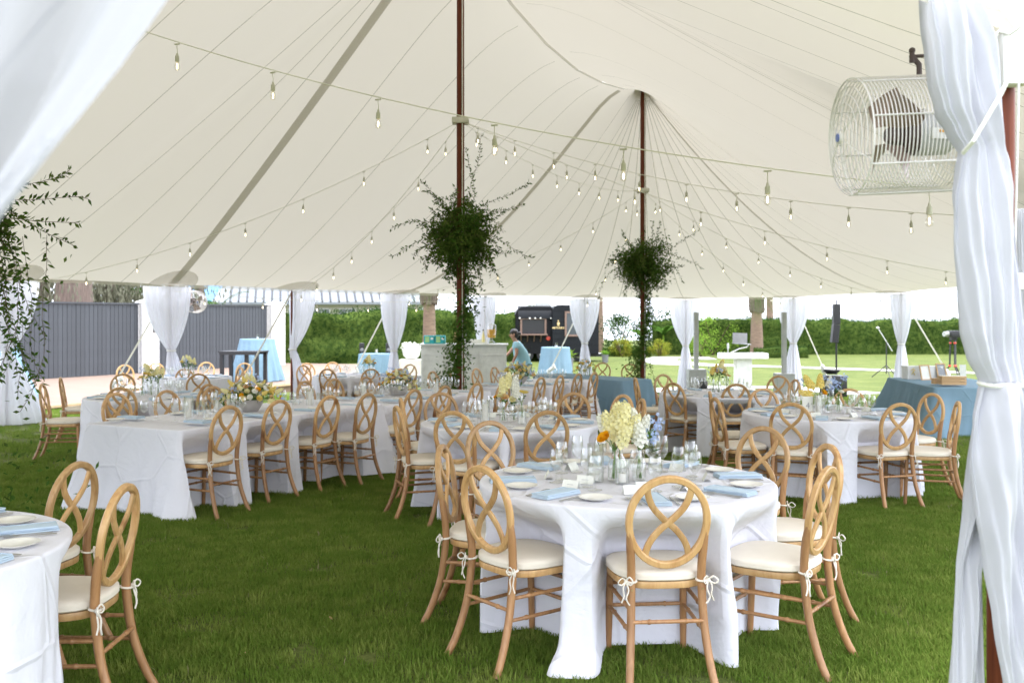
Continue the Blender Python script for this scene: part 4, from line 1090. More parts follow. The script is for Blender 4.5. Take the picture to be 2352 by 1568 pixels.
def table_under(c, R=None, dims=None, rz=0, label='', group=''):
    z = gz(c.y); e = empty('banquet_table', (c.x, c.y, z), rz, label=label, cat='table', group=group)
    if R:
        MB().lathe([(.001, .735), (R-.02, .735), (R-.005, .745), (R-.02, .757), (.001, .757)], 48).build('tabletop', M['crate'], e)
        ps = [(.22, .22), (-.22, .22), (.22, -.22), (-.22, -.22)]
    else:
        MB().box((0, 0, .745), (dims[0]-.04, dims[1]-.04, .022)).build('tabletop', M['crate'], e); ps = [(sx*(dims[0]/2-.3), sy*.08) for sx in (-1, 1) for sy in (-1, 1)]
    lm = MB().tube([(0, 0, .02), (0, 0, .735)], .016, 8).mesh('leg', M['motor'])
    for x, y in ps: link('leg', lm, e, (x, y, 0))
    return e

# ------------------------------------------------------------------ tableware meshes
T_H = .767
def napkin_mesh():
    mb = MB()
    for k, (w, l, z, o) in enumerate(((.105, .245, .004, 0), (.100, .240, .011, .003), (.104, .236, .018, -.002))):
        rows = []
        for i in range(9):
            y = -l/2+l*i/8; row = []
            for j in range(7):
                x = -w/2+w*j/6+o; e_ = .003 if j in (0, 6) else 0
                row.append((x, y, z+.0016*math.sin(i*1.1+k)*math.cos(j*.9)+(-e_ if k == 2 else 0)))
            rows.append(row)
        mb.grid(rows)
        mb.grid([[(x, y, zz) for zz in (z-.006, z)] for x, y in ((w/2+o, -l/2), (w/2+o, l/2))]); mb.grid([[(x, y, zz) for zz in (z-.006, z)] for x, y in ((-w/2+o, -l/2), (-w/2+o, l/2))])
        mb.grid([[(x, y, zz) for zz in (z-.006, z)] for x, y in ((-w/2+o, -l/2), (w/2+o, -l/2))]); mb.grid([[(x, y, zz) for zz in (z-.006, z)] for x, y in ((-w/2+o, l/2), (w/2+o, l/2))])
    return mb.mesh('napkin', M['napkin'])
me_nap = napkin_mesh()
me_plate = MB().lathe([(.001, .0), (.045, 0), (.05, .004), (.072, .010), (.081, .014), (.083, .016), (.080, .0165), (.070, .013), (.048, .007), (.001, .006)], 36).mesh('side_plate', M['plate'])
def fork_mesh():
    mb = MB(); mb.tube([(0, -.095, .003), (0, -.06, .004), (0, .0, .006), (0, .035, .006), (0, .05, .007)], [.006, .0055, .003, .0035, .008], 6, flat=.35, up=(1, 0, 0))
    mb.box((0, .053, .0065), (.021, .012, .002))
    for x in (-.009, -.003, .003, .009): mb.box((x, .075, .0075), (.0028, .036, .0018))
    return mb.mesh('fork', M['metal'])
me_fork = fork_mesh()
me_knife = MB().tube([(0, -.11, .004), (0, -.02, .004), (0, -.01, .004), (.001, .06, .003), (.003, .105, .003)], [.0065, .0055, .005, .009, .002], 6, flat=.3, up=(1, 0, 0)).mesh('knife', M['metal'])
me_spreader = MB().tube([(0, -.07, .004), (0, .0, .004), (.0, .01, .004), (.001, .04, .003), (.002, .065, .003)], [.005, .0045, .006, .009, .004], 6, flat=.3, up=(1, 0, 0)).mesh('butter_knife', M['metal'])
def gobl(h=.175, r=.036):
    return MB().lathe([(.001, .001), (r, .001), (r, .003), (.012, .006), (.0045, .012), (.004, h*.33), (.012, h*.38), (r*.9, h*.52), (r*1.02, h*.66), (r*.93, h*.86), (r*.80, h), (r*.78, h), (r*.90, h*.86), (r*.99, h*.66), (r*.86, h*.53), (.008, h*.41), (.001, h*.40)], 22)
me_gob = gobl().mesh('goblet', M['glass']); me_tumb = gobl(.205, .034).mesh('tall_glass', M['glass'])
me_stemless = MB().lathe([(.001, .003), (.022, .003), (.03, .02), (.035, .05), (.031, .095), (.030, .095), (.034, .05), (.028, .02), (.001, .008)], 22).mesh('tumbler', M['glass'])
me_water = MB().lathe([(.001, 0), (.031, .0), (.0345, .025), (.001, .025)], 16).mesh('water', M['glass'])
def card_mesh():
    return MB().grid([[(-.045, y, z) for y, z in ((-.022, 0), (0, .042), (.022, 0))], [(.045, y, z) for y, z in ((-.022, 0), (0, .042), (.022, 0))]]).mesh('place_card', M['card'], False)
me_card = card_mesh()
me_cardprint = MB().box((0, -.0125, .021), (.036, .0006, .0018), rx=-.48).mesh('name_line', M['print'], False)
def on_table(name, me, c, off, zt, rz, label, cat, group):
    return link(name, me, None, (c.x+off[0], c.y+off[1], zt), rz, label=label, cat=cat, group=group)
SEATN = [('near', -90), ('near right', -45), ('right', 0), ('far right', 45), ('far', 90), ('far left', 135), ('left', 180), ('near left', -135)]
def setting(c, ang, Rt, seat, tbl, full=2, seed=0):
    """ang: direction from the table centre to the seat"""
    r = random.Random(seed); out = Vector((math.cos(ang), math.sin(ang))); f = -out; rt_ = Vector((f.y, -f.x)); rz = math.atan2(-f.x, f.y); zt = gz(c.y)+T_H+.001
    base = c+out*(Rt-.165)
    def P(x, y): q = base+rt_*x+f*y; return (q.x-c.x, q.y-c.y)
    j = lambda a: r.uniform(-a, a)
    on_table('napkin', me_nap, c, P(j(.012), j(.01)), zt+.002, rz+j(.08), f'pale blue folded napkin, {seat} of {tbl}', 'napkin', 'blue napkins')
    on_table('side_plate', me_plate, c, P(.20+j(.012), .02+j(.012)), zt, rz, f'small ivory plate, {seat} of {tbl}', 'plate', 'ivory side plates')
    if full > 1:
        on_table('fork', me_fork, c, P(-.115, -.01+j(.006)), zt, rz+j(.05), f'outer steel fork, {seat} of {tbl}', 'fork', 'forks')
        on_table('fork', me_fork, c, P(-.085, -.005+j(.006)), zt, rz+j(.05), f'inner steel fork, {seat} of {tbl}', 'fork', 'forks')
        on_table('knife', me_knife, c, P(.095, j(.006)), zt, rz+j(.05), f'steel knife, {seat} of {tbl}', 'knife', 'knives')
    g = on_table('goblet', me_gob, c, P(.06+j(.01), .23+j(.01)), zt, 0, f'stemmed water glass, {seat} of {tbl}', 'glass', 'stemmed water glasses')
    on_table('tall_glass', me_tumb, c, P(-.02+j(.01), .27+j(.01)), zt, 0, f'tall stemmed glass, {seat} of {tbl}', 'glass', 'tall stemmed glasses')
    if full > 1:
        k = on_table('place_card', me_card, c, P(-.07+j(.01), .20+j(.01)), zt, rz+j(.3), f'tented place card, {seat} of {tbl}', 'place card', 'tented place cards'); link('name_line', me_cardprint, k)

# ------------------------------------------------------------------ flowers
def blossom_mesh(name, mat, r_=.03, layers=4, petals=7, cup=.8, seed=0, frill=.15):
    r = random.Random(seed); mb = MB()
    for L in range(layers):
        k = (L+1)/layers; rr = r_*lerp(.35, 1, k); el = lerp(1.25, .25, k)*cup
        for p in range(petals):
            a = 2*PI*p/petals+L*.5+r.uniform(-.1, .1); d = Vector((math.cos(a)*math.cos(el), math.sin(a)*math.cos(el), math.sin(el))); s = Vector((-math.sin(a), math.cos(a), 0)); up = s.cross(d)*-1
            w = rr*1.15*(1.4 if petals < 7 else 1)/max(petals/6, 1)
            o = Vector((0, 0, -r_*.25)); q = r.uniform(-frill, frill)*rr
            n0 = len(mb.v)
            mb.v += [o+d*rr*.1, o+d*rr*.6+s*w*.55+up*rr*.12, o+d*rr*.6-s*w*.55+up*rr*.12, o+d*rr+s*w*.38+up*(rr*.22+q), o+d*rr*1.08+up*(rr*.12-q), o+d*rr-s*w*.38+up*(rr*.22+q), o+d*rr*.62-up*rr*.06]
            mb.f += [(n0, n0+1, n0+6), (n0, n0+6, n0+2), (n0+1, n0+3, n0+4, n0+6), (n0+6, n0+4, n0+5, n0+2)]
    mb.ball((0, 0, 0), r_*.32, 6, 4)
    return mb.mesh(name, M[mat])
def spike_mesh(name, mat, L=.12, n=46, r_=.030, fr=.017, seed=0):
    r = random.Random(seed); mb = MB(); mb.tube([(0, 0, -.02), (0, 0, L*.95)], .003, 5)
    for i in range(n):
        t = (i+.5)/n; a = i*2.4; rad = r_*(1-.65*t**2); c = Vector((math.cos(a)*rad, math.sin(a)*rad, L*t)); o = Vector((math.cos(a), math.sin(a), .4)).normalized()
        f_ = fr*(1-.45*t)
        for p in range(5):
            w = 2*PI*p/5+i; s1 = o.orthogonal().normalized(); s2 = o.cross(s1); d = (s1*math.cos(w)+s2*math.sin(w)+o*r.uniform(.1, .6)).normalized()
            side_ = d.cross(o).normalized(); n0 = len(mb.v)
            mb.v += [c, c+d*f_*.7+side_*f_*.5, c+d*f_*1.1+o*r.uniform(-.3, .3)*f_, c+d*f_*.7-side_*f_*.5]; mb.f += [(n0, n0+1, n0+2, n0+3)]
    return mb.mesh(name, M[mat])
FL = {'stock_cream': spike_mesh('stock_flower', 'cream_fl'), 'stock_white': spike_mesh('stock_flower', 'white_fl', seed=3), 'stock_yellow': spike_mesh('stock_flower', 'yellow_fl', seed=4),
      'ranun_orange': blossom_mesh('ranunculus', 'orange_fl', .027, 5, 8, 1.1), 'ranun_peach': blossom_mesh('ranunculus', 'peach_fl', .033, 5, 8, 1.0, 2), 'rose_cream': blossom_mesh('rose', 'cream_fl', .033, 5, 7, 1.0, 5),
      'daisy_white': blossom_mesh('cosmos', 'white_fl', .027, 2, 8, .5, 6, .05), 'yellow': blossom_mesh('garden_rose', 'yellow_fl', .035, 5, 8, 1, 7)}
def blue_spray():
    r = random.Random(8); mb = MB()
    for i in range(15):
        c = Vector((r.gauss(0, .022), r.gauss(0, .022), r.uniform(0, .085))); o = Vector((r.uniform(-1, 1), r.uniform(-1, 1), r.uniform(0, 1))).normalized(); s1 = o.orthogonal().normalized(); s2 = o.cross(s1)
        for p in range(5):
            w = 2*PI*p/5; d = s1*math.cos(w)+s2*math.sin(w); sd_ = d.cross(o); n0 = len(mb.v); f_ = .014
            mb.v += [c, c+d*f_*.5+sd_*f_*.28, c+d*f_, c+d*f_*.5-sd_*f_*.28]; mb.f.append((n0, n0+1, n0+2, n0+3))
    return mb.mesh('tweedia', M['blue_fl'], False)
FL['blue'] = blue_spray()
def bottle_mesh(name, kind):
    pr = {'bottle': [(.001, .002), (.034, .002), (.037, .01), (.037, .085), (.030, .105), (.015, .130), (.014, .150), (.018, .165), (.0165, .165), (.0125, .15), (.0135, .13), (.029, .104), (.0355, .085), (.0355, .012), (.001, .010)],
          'flask': [(.001, .002), (.030, .002), (.040, .03), (.043, .06), (.038, .09), (.018, .125), (.015, .15), (.021, .168), (.0195, .168), (.0135, .15), (.0165, .125), (.0365, .09), (.0415, .06), (.0385, .03), (.001, .01)],
          'cyl': [(.001, .002), (.036, .002), (.037, .005), (.037, .13), (.0355, .13), (.0355, .008), (.001, .008)],
          'tallcyl': [(.001, .002), (.042, .002), (.043, .005), (.043, .2), (.0415, .2), (.0415, .008), (.001, .008)]}[kind]
    return MB().lathe(pr, 24).mesh(name, M['glass'])
VS = {k: bottle_mesh('vase', k) for k in ('bottle', 'flask', 'cyl', 'tallcyl')}
def arrangement(c, zt, label, vases, blooms, leaves=26, spread=1.0, bowl=None, seed=0, group='table flower arrangements'):
    """c: table point (x,y); vases: (kind,dx,dy); blooms: (type,dx,dy,z,scale) measured from the table top"""
    r = random.Random(seed); e = empty('flower_arrangement', (c[0], c[1], zt), label=label, cat='flowers', group=group)
    for kd, dx, dy in vases: link('vase', VS[kd], e, (dx, dy, 0), 0)
    if bowl:
        MB().lathe([(.001, 0), (bowl*.55, 0), (bowl*.62, .01), (bowl*.9, .07), (bowl, .12), (bowl*.93, .12), (bowl*.83, .07), (.001, .03)], 24).build('bowl', M['stone'], e)
    st = MB(); lf = MB(); vb = [(dx, dy) for _, dx, dy in vases] or [(0, 0)]
    for ty, dx, dy, z, s in blooms:
        b = min(vb, key=lambda q: (q[0]-dx)**2+(q[1]-dy)**2); nk = Vector((b[0], b[1], .15 if not bowl else .09)); top = Vector((dx, dy, z))
        out = (top-nk).normalized(); o = link(FL[ty].name.split('.')[0], FL[ty], e, top)
        q = Vector((0, 0, 1)).rotation_difference((out+Vector((r.uniform(-.2, .2), r.uniform(-.4, 0), .1))).normalized()); o.rotation_mode = 'QUATERNION'; o.rotation_quaternion = q; o.scale = (s,)*3
        ft = Vector((b[0]+r.uniform(-.018, .018), b[1]+r.uniform(-.018, .018), .012))
        st.tube([ft, ft.lerp(nk, .6), nk, nk.lerp(top, .5)+Vector((0, 0, .01)), top], .0022, 5)
        if r.random() < .8:
            p = nk.lerp(top, r.uniform(.3, .9)); leaf_faces(lf, p, (rv()+Vector((0, 0, .2))), Vector((0, 0, 1)), .05*s, .018)
    for _ in range(leaves):
        b = r.choice(blooms); p = Vector((b[1]+r.gauss(0, .02), b[2]+r.gauss(0, .02), b[3]-r.uniform(.0, .06))); leaf_faces(lf, p, rv()+Vector((0, 0, .1)), rv(), r.uniform(.035, .07), .016)
    st.build('stems', M['stem'], e); lf.build('leaves', M['leaff'], e, smooth=False)
    return e
def bowl_blooms(seed, w=.26, n=60, pal=('rose_cream', 'stock_cream', 'yellow', 'daisy_white', 'ranun_orange', 'blue', 'ranun_peach', 'stock_yellow', 'daisy_white')):
    r = random.Random(seed); out = []
    for i in range(n):
        a = i*2.4; rad = w*math.sqrt((i+.5)/n); z = .11+.19*(1-(rad/w)**2)+r.uniform(-.02, .03)
        ty = pal[i % len(pal)]
        if ty == 'ranun_orange' and r.random() < .45: ty = 'rose_cream'
        sc2 = .62 if 'stock' in ty else 1.0
        out.append((ty, math.cos(a)*rad, math.sin(a)*rad*.6, z, sc2*r.uniform(.8, 1.15)))
    return out
def vase_blooms(seed, pal=('stock_cream', 'blue', 'rose_cream', 'daisy_white', 'ranun_orange', 'stock_yellow', 'blue', 'yellow')):
    r = random.Random(seed); out = []
    for i in range(17):
        a = i*2.4; rad = .14*math.sqrt((i+.3)/17); out.append((pal[i % len(pal)], math.cos(a)*rad, math.sin(a)*rad*.6, .24+.09*(1-rad/.14)+r.uniform(-.02, .03), r.uniform(.8, 1.1)))
    return out
def candle(c, zt, kind, label, lit=False, h=.045, r_=.02):
    e = empty('candle', (c[0], c[1], zt), label=label, cat='candle', group='candles in clear glass holders')
    link('holder', VS[kind], e); MB().lathe([(.001, .009), (r_, .009), (r_, .009+h), (r_*.8, .007+h), (.001, .006+h)], 16).build('wax', M['wax'], e)
    MB().tube([(0, 0, h+.005), (0, 0, h+.016)], .0012, 4).build('wick', M['print'], e)

# ================================================================== guests' tables
GR, GRD = 'round tables dressed in white', 'white cloths on the round tables'
def seat_sector(a):
    d = math.degrees(a); return min(SEATN, key=lambda s: abs((s[1]-d+180) % 360-180))[0]
def round_table(c, R, tname, chairs_px, seed, face_over={}, full=2, n_set=8, a0=-PI/2, extra=None, hem=.015, settings=True, skip=(), lim=.215, wide=.28):
    ch = []; used_n = {}
    for i, (u, v) in enumerate(chairs_px):
        if isinstance(u, tuple): top = Vector(u)
        else:
            p = pos(u, v, .94); top = Vector((p.x, p.y))
        dl = top-c; a = math.atan2(dl.y, dl.x)
        f = face_over.get(i, -dl.normalized()); sec = seat_sector(a); used_n[sec] = used_n.get(sec, 0)+1
        extra_w = '' if used_n[sec] == 1 else ('second ' if used_n[sec] == 2 else 'third ')
        ch.append(place_chair(top, f, f'oval back chair, {extra_w}{sec} seat of {tname}'))
    table_under(c, R=R, label=f'round folding table under the cloth, {tname}', group=GR)
    cloth('tablecloth', circ(c, R), [], f'white floor length cloth on {tname}', ch, 'cloth', GRD, seed=seed, base_y=c.y, amp=.085, flare=.04, extra=extra, hem=hem, nr=26 if c.y < 9 else 14, crump=.034 if c.y < 6 else .018, lim=lim, wide=max(wide, .32) if c.y < 6 else wide)
    if settings:
        for k in range(n_set):
            a = a0+2*PI*k/n_set; a = (a+PI) % (2*PI)-PI
            if k in skip: continue
            setting(c, a, R, seat_sector(a+.001)+' seat', tname, full, seed*10+k)
    return ch
def sc(u, vc, R=.775):    # centre of a round top whose middle shows at (u, vc)
    p = pos(u, vc, .765); return Vector((p.x, p.y))

# T1 big front table
c1_ = Vector((.61, 5.1))
def t1x(w, t):
    a = (w+PI) % (2*PI)-PI; d = math.exp(-((a+1.98)/.20)**2); return d*(.03*t+.10*sstep(.86, 1, t))-.03*math.exp(-((a+.95)/.25)**2)*t
round_table(c1_, .775, 'the big front round table', [(1540, 1090), (1905, 1068), (1905, 1017), (1757, 978), (1124, 966), (1013, 1019), (1106, 1066)], 5, a0=math.radians(-84.5), extra=t1x, hem=.012)
za = T_H+.001
arrangement((.60, 5.06), za, 'cream and white stock bouquet with orange ranunculus in bottles, big front round table', [('bottle', -.055, .0), ('flask', -.02, .07), ('bottle', .075, .0)],
    [('stock_cream', -.065, 0, .215, 1.15), ('stock_cream', -.03, -.02, .27, 1.2), ('stock_cream', -.005, .02, .30, 1.1), ('stock_cream', -.055, .03, .28, 1.1), ('stock_cream', -.03, -.03, .205, 1.15), ('stock_cream', .01, 0, .24, 1.1), ('stock_cream', -.085, .02, .255, .95),
     ('stock_white', .055, 0, .24, 1.15), ('stock_white', .075, -.02, .20, 1.1), ('stock_white', .04, .03, .265, 1), ('stock_white', .09, .02, .235, .95), ('stock_white', -.10, .03, .26, .8),
     ('ranun_orange', -.118, -.055, .235, 1.5), ('blue', .135, 0, .235, 1.0), ('blue', .155, .01, .275, .95), ('blue', .125, -.02, .195, .8), ('daisy_white', .02, .04, .33, .9)], 16, seed=2)
candle((.575, 4.97), za, 'cyl', 'white votive candle in clear cylinder, before the bouquet on the front round table')
candle((.44, 5.02), za, 'tallcyl', 'tall clear cylinder holder left of the bouquet on the front round table', h=.03)
for i, (u, v, rz, nm) in enumerate([(1345, 1110, -.3, 'lying nearest the middle'), (1480, 1125, .1, 'buff one in front of the bottles'), (1365, 1100, .5, 'blank one by the tall glass')]):
    p = pos(u, v, T_H); k = link('place_card', me_card, None, (p.x, p.y, za), rz, label=f'tented paper card, {nm}, front round table', cat='place card', group='tented place cards'); link('name_line', me_cardprint, k)

# T0 cut off at left edge
c0_ = Vector((-2.50, 3.55))
round_table(c0_, .775, 'the round table cut off at lower left', [(180, 1058), (290, 1108)], 8, face_over={0: Vector((-.98, .16)), 1: Vector((-.99, -.03))}, a0=math.radians(-15), extra=None, lim=.235, wide=.40)
# T2 behind the front one
c2_ = Vector((-.015, 8.35))
round_table(c2_, .775, 'the round table behind the front one', [(1040, 941), (1260, 940), (911, 930), (920, 912), (1011, 901), (1318, 901), (1430, 927), (1432, 905), (1476, 914)], 12,
            face_over={8: Vector((-.99, -.1)), 3: Vector((.95, .2)), 7: Vector((-.8, -.5))}, a0=math.radians(-100))
arrangement((c2_.x+.0, c2_.y), gz(c2_.y)+za, 'cream and peach flowers in small bottles on the round table behind the front one', [('bottle', -.06, 0), ('flask', .03, .05), ('bottle', .10, -.02)],
            [('stock_cream', -.06, 0, .26, 1.1), ('stock_cream', -.02, 0, .30, 1.1), ('stock_white', .04, 0, .28, 1.1), ('rose_cream', -.08, -.02, .23, 1.2), ('ranun_peach', -.05, -.03, .22, 1.2), ('ranun_orange', -.13, 0, .22, 1), ('yellow', .12, -.01, .26, 1.3), ('stock_white', .06, -.02, .22, 1), ('daisy_white', .0, .03, .33, .8), ('rose_cream', .02, -.03, .20, 1), ('blue', .07, .02, .31, .8)], 24, seed=3)
candle((c2_.x-.22, c2_.y-.06), gz(c2_.y)+za, 'tallcyl', 'ivory pillar candle left of the bottles, round table behind the front one', h=.15, r_=.026)
candle((c2_.x+.10, c2_.y-.18), gz(c2_.y)+za, 'cyl', 'votive candle in cylinder, round table behind the front one')
# R1 table number 4
r1 = Vector((3.09, 9.35)); r1n = 'the round table with number card'
round_table(r1, .80, r1n, [(1818, 922), (2069, 922.5), (2142, 901.5), (2202, 919.5), (1641, 911), (1630, 897), (1752, 891), (1951, 892)], 21, face_over={4: Vector((.98, .1)), 5: Vector((.98, -.15)), 3: Vector((-.93, .30)), 0: Vector((.35, .93)), 1: Vector((-.25, .96))}, a0=math.radians(-112))
arrangement((r1.x-.02, r1.y+.02), gz(r1.y)+za, 'yellow stock, orange ranunculus and pale blue sprays on the numbered round table', [('bottle', -.05, 0), ('flask', .05, .04), ('bottle', .14, 0)],
            [('stock_yellow', -.12, 0, .24, 1.2), ('stock_yellow', -.13, 0, .17, 1.1), ('stock_yellow', -.04, 0, .25, 1.1), ('ranun_orange', -.01, -.03, .20, 1.3), ('daisy_white', .0, -.03, .17, 1.2), ('blue', .10, 0, .26, 1.2), ('blue', .14, .02, .22, 1.2), ('blue', .06, .02, .20, 1.1), ('blue', -.17, .02, .28, 1), ('stock_white', .05, .03, .25, .9), ('blue', .19, .01, .31, .9), ('daisy_white', .16, -.02, .21, 1.2), ('blue', .02, .04, .31, .8)], 24, seed=5)
tn = empty('table_number', (r1.x-.20, r1.y-.03, gz(r1.y)+za), .15, label='small table card printed with the number 4', cat='table number')
MB().box((0, 0, .085), (.11, .012, .155)).build('card', M['card'], tn, smooth=False); MB().box((0, 0, .006), (.12, .04, .012)).build('wooden_foot', M['crate'], tn, smooth=False)
fc = bpy.data.curves.new('numeral', 'FONT'); fc.body = '4'; fc.size = .085; fc.align_x = 'CENTER'; fc.extrude = .0006; fc.materials.append(M['print'])
to = text_mesh('numeral', fc); to.parent = tn; to.location = (0, -.0075, .045); to.rotation_euler = (PI/2, 0, 0)
candle((r1.x-.10, r1.y-.05), gz(r1.y)+za, 'tallcyl', 'ivory pillar candle beside the number card', h=.16, r_=.026)
candle((r1.x+.17, r1.y-.12), gz(r1.y)+za, 'cyl', 'votive candle in cylinder on the numbered round table')
# R2
r2 = sc(1652, 903); r2n = 'the round table before the speaker columns'
round_table(r2, .775, r2n, [(1546, 877), (1692, 879), (1522, 859), (1790, 862), (1829, 870), (1815, 878), (1459, 866)], 31, face_over={6: Vector((.99, .05)), 2: Vector((.5, -.86)), 4: Vector((-.97, -.1)), 5: Vector((-.9, .3))}, full=1, a0=-1.2)
arrangement((r2.x, r2.y), gz(r2.y)+za, 'soft yellow and peach flowers in bottles on the table before the speaker columns', [('bottle', -.08, 0), ('flask', .0, .03), ('bottle', .10, 0)], vase_blooms(5, ('stock_yellow', 'ranun_peach', 'stock_cream', 'blue', 'yellow', 'rose_cream')), 40, seed=6)
# L
L_ = sc(345, 910); ln_ = 'the round table left of the long tables'
round_table(L_, .775, ln_, [(96, 880), (138, 865), (276, 887), (478, 880), (281, 858)], 41, face_over={0: Vector((.97, .2)), 1: Vector((.95, .3))}, full=1, a0=-1.9)
arrangement((L_.x, L_.y), gz(L_.y)+za, 'cream roses in bottles on the round table left of the long tables', [('bottle', -.1, 0), ('flask', .0, .03), ('bottle', .10, 0)], vase_blooms(9, ('rose_cream', 'stock_cream', 'yellow', 'daisy_white', 'blue')), 40, seed=7)
# M
M_ = sc(432, 866); mn_ = 'the round table before the gate pillars'
round_table(M_, .775, mn_, [(286, 837), (357, 833), (473, 831), (424, 845), (455, 856), (554, 842), (561, 833)], 51, full=1, a0=-1.4)
arrangement((M_.x, M_.y), gz(M_.y)+za, 'pale yellow and green flowers on the round table before the gate pillars', [('bottle', -.1, 0), ('flask', .0, .03), ('bottle', .10, 0)], vase_blooms(10, ('yellow', 'stock_cream', 'daisy_white', 'blue')), 40, seed=8)
# O
O_ = sc(812, 862); on_ = 'the round table before the tall hedge'
round_table(O_, .775, on_, [(695, 838), (705, 833), (752, 845), (853, 845), (763, 831), (943, 836)], 61, full=1, a0=-1.0)
arrangement((O_.x+.3, O_.y), gz(O_.y)+za, 'cream and peach roses on the round table before the tall hedge', [('bottle', -.1, 0), ('flask', .0, .03), ('bottle', .10, 0)], vase_blooms(11, ('rose_cream', 'ranun_peach', 'stock_cream', 'yellow')), 40, seed=9)

# long tables set end to end
ROWD = Vector((.46, .888)).normalized(); ROWN = Vector((ROWD.y, -ROWD.x))     # outward = towards the camera side
def long_table(corner, L, W, tname, near_px, far_px, seed, nset, mat='cloth', cl='white floor length cloth on ', cfl=.14, grp='white cloths on the long tables', seats=True):
    c = corner+ROWD*L/2-ROWN*W/2; ch = []
    ordn = ['first', 'second', 'third', 'fourth', 'fifth', 'sixth']
    for i, (u, v) in enumerate(near_px):
        p = pos(u, v, .955); ch.append(place_chair(Vector((p.x, p.y)), -ROWN, f'wooden oval back chair, {ordn[i]} on the near side of {tname}'))
    for i, (u, v) in enumerate(far_px):
        p = pos(u, v, .94); ch.append(place_chair(Vector((p.x, p.y)), ROWN, f'wooden oval back chair, {ordn[i]} on the far side of {tname}'))
    table_under(c, dims=(L, W), rz=math.atan2(ROWD.y, ROWD.x), label=f'long folding table under the cloth, {tname}', group='long tables dressed in white')
    out, cor = rect(c, ROWD, L, W)
    cloth('tablecloth', out, cor, cl+tname, ch, mat, grp, seed=seed, base_y=c.y, amp=.035, flare=.05, folds=(14, 40), cfl=cfl, nr=20)
    for k in range(nset):
        for sd_, nm in ((1, 'near side'), (-1, 'far side')):
            q = c+ROWD*L*((k+.5)/nset-.5)+ROWN*sd_*(W/2-.0)
            # reuse setting(): centre such that base = q inwards
            cc = q-ROWN*sd_*.5; a = math.atan2((ROWN*sd_).y, (ROWN*sd_).x)
            setting2(cc, a, .5, c, f'{ordn[k]} place on the {nm}', tname, seed*20+k*2+(sd_ > 0))
    return c
def setting2(cc, a, R, c, seat, tname, seed):
    setting(cc, a, R, seat, tname, 1, seed)
def clz(c): return gz(c.y)+za
B1c = Vector((-2.76, 7.92))
b1 = long_table(B1c, 2.9, 1.15, 'the nearest long table', [(525, 925), (643, 912), (757, 903), (845, 898)], [(265, 901), (382, 895), (488, 886)], 71, 4)
B2c = Vector((-1.41, 10.74))
b2 = long_table(B2c, 2.44, 1.0, 'the middle long table', [(952, 889), (1022, 881), (1096, 875), (1159, 873)], [(700, 874), (767, 868.5), (840, 864), (930, 856), (993, 852)], 72, 4)
B3c = Vector((.25, 14.2))
b3 = long_table(B3c, 2.44, 1.0, 'the farthest long table', [(1243, 862), (1287, 858), (1329, 854), (1366, 851)], [(1041, 849), (1093, 845), (1135, 842)], 73, 4)
def onp(u, v): p = pos(u, v, .765); return (p.x, p.y)
q = onp(575, 945); arrangement(q, gz(q[1])+za, 'widest bowl of yellow, cream and blue flowers, nearest long table', [], bowl_blooms(1, .30, 78), 150, bowl=.13, seed=11)
q = onp(915, 908); arrangement(q, gz(q[1])+za, 'grey bowl of peach and orange flowers, middle long table', [], bowl_blooms(2, .24, 60, ('ranun_peach', 'stock_cream', 'daisy_white', 'ranun_orange', 'blue', 'rose_cream', 'yellow')), 120, bowl=.14, seed=12)
q = onp(1188, 882); arrangement(q, gz(q[1])+za, 'grey bowl of cream and yellow roses, farthest long table', [], bowl_blooms(3, .28, 60, ('rose_cream', 'yellow', 'stock_cream', 'yellow', 'blue', 'ranun_peach')), 120, bowl=.17, seed=13)
for i, (u, v, kd, h, rr, nm) in enumerate([(433, 962, 'tallcyl', .16, .026, 'pillar candle nearest the table corner'), (475, 962, 'cyl', .035, .02, 'votive candle beside the pillar candle'), (460, 955, 'cyl', .03, .02, 'votive candle behind the pillar candle'), (500, 945, 'tallcyl', .1, .025, 'shorter pillar candle before the bowl'),
        (712, 933, 'tallcyl', .15, .026, 'ivory pillar candle past the flower bowl'), (735, 930, 'cyl', .03, .02, 'votive candle at the far end'), (680, 932, 'cyl', .03, .02, 'votive candle just past the bowl')]):
    q = onp(u, v); candle(q, gz(q[1])+za, kd, nm+', nearest long table', h=h, r_=rr)
for i, (u, v, kd, h, rr, nm) in enumerate([(835, 912, 'tallcyl', .15, .026, 'ivory pillar candle left of the grey bowl'), (875, 910, 'cyl', .03, .02, 'votive candle left of the grey bowl'), (1000, 903, 'tallcyl', .12, .026, 'ivory pillar candle right of the grey bowl'), (1030, 900, 'cyl', .03, .02, 'votive candle right of the grey bowl')]):
    q = onp(u, v); candle(q, gz(q[1])+za, kd, nm+', middle long table', h=h, r_=rr)
# ================================================================== service pieces
BG, BGC = 'blue draped tables', 'blue cloths'
# buffet table in front of the farther centre pole
bc = pos(1428, 871, .765); bc = Vector((bc.x, bc.y)); bux = Vector((-.62, .785)).normalized(); buy = Vector((.785, .62))
cc = bc+bux*1.22+buy*.38
table_under(cc, dims=(2.44, .76), rz=math.atan2(bux.y, bux.x), label='long table under blue cloth before the farther centre pole', group=BG)
out, cor = rect(cc, bux, 2.44, .76)
cloth('tablecloth', out, cor, 'light blue floor length cloth on the table before the farther centre pole', [], 'blue', BGC, seed=81, base_y=cc.y, amp=.03, flare=.04, folds=(14, 40), cfl=.16)
for (u, v, f, nm) in ((1384, 832, (-.3, -1), 'left chair behind the blue table'), (1447, 835, (-.1, -1), 'right chair behind the blue table'), (1475, 905, (-.97, .2), None)):
    if nm:
        p = pos(u, v, .94); place_chair(Vector((p.x, p.y)), f, 'wooden oval back chair, '+nm+' by the farther centre pole')
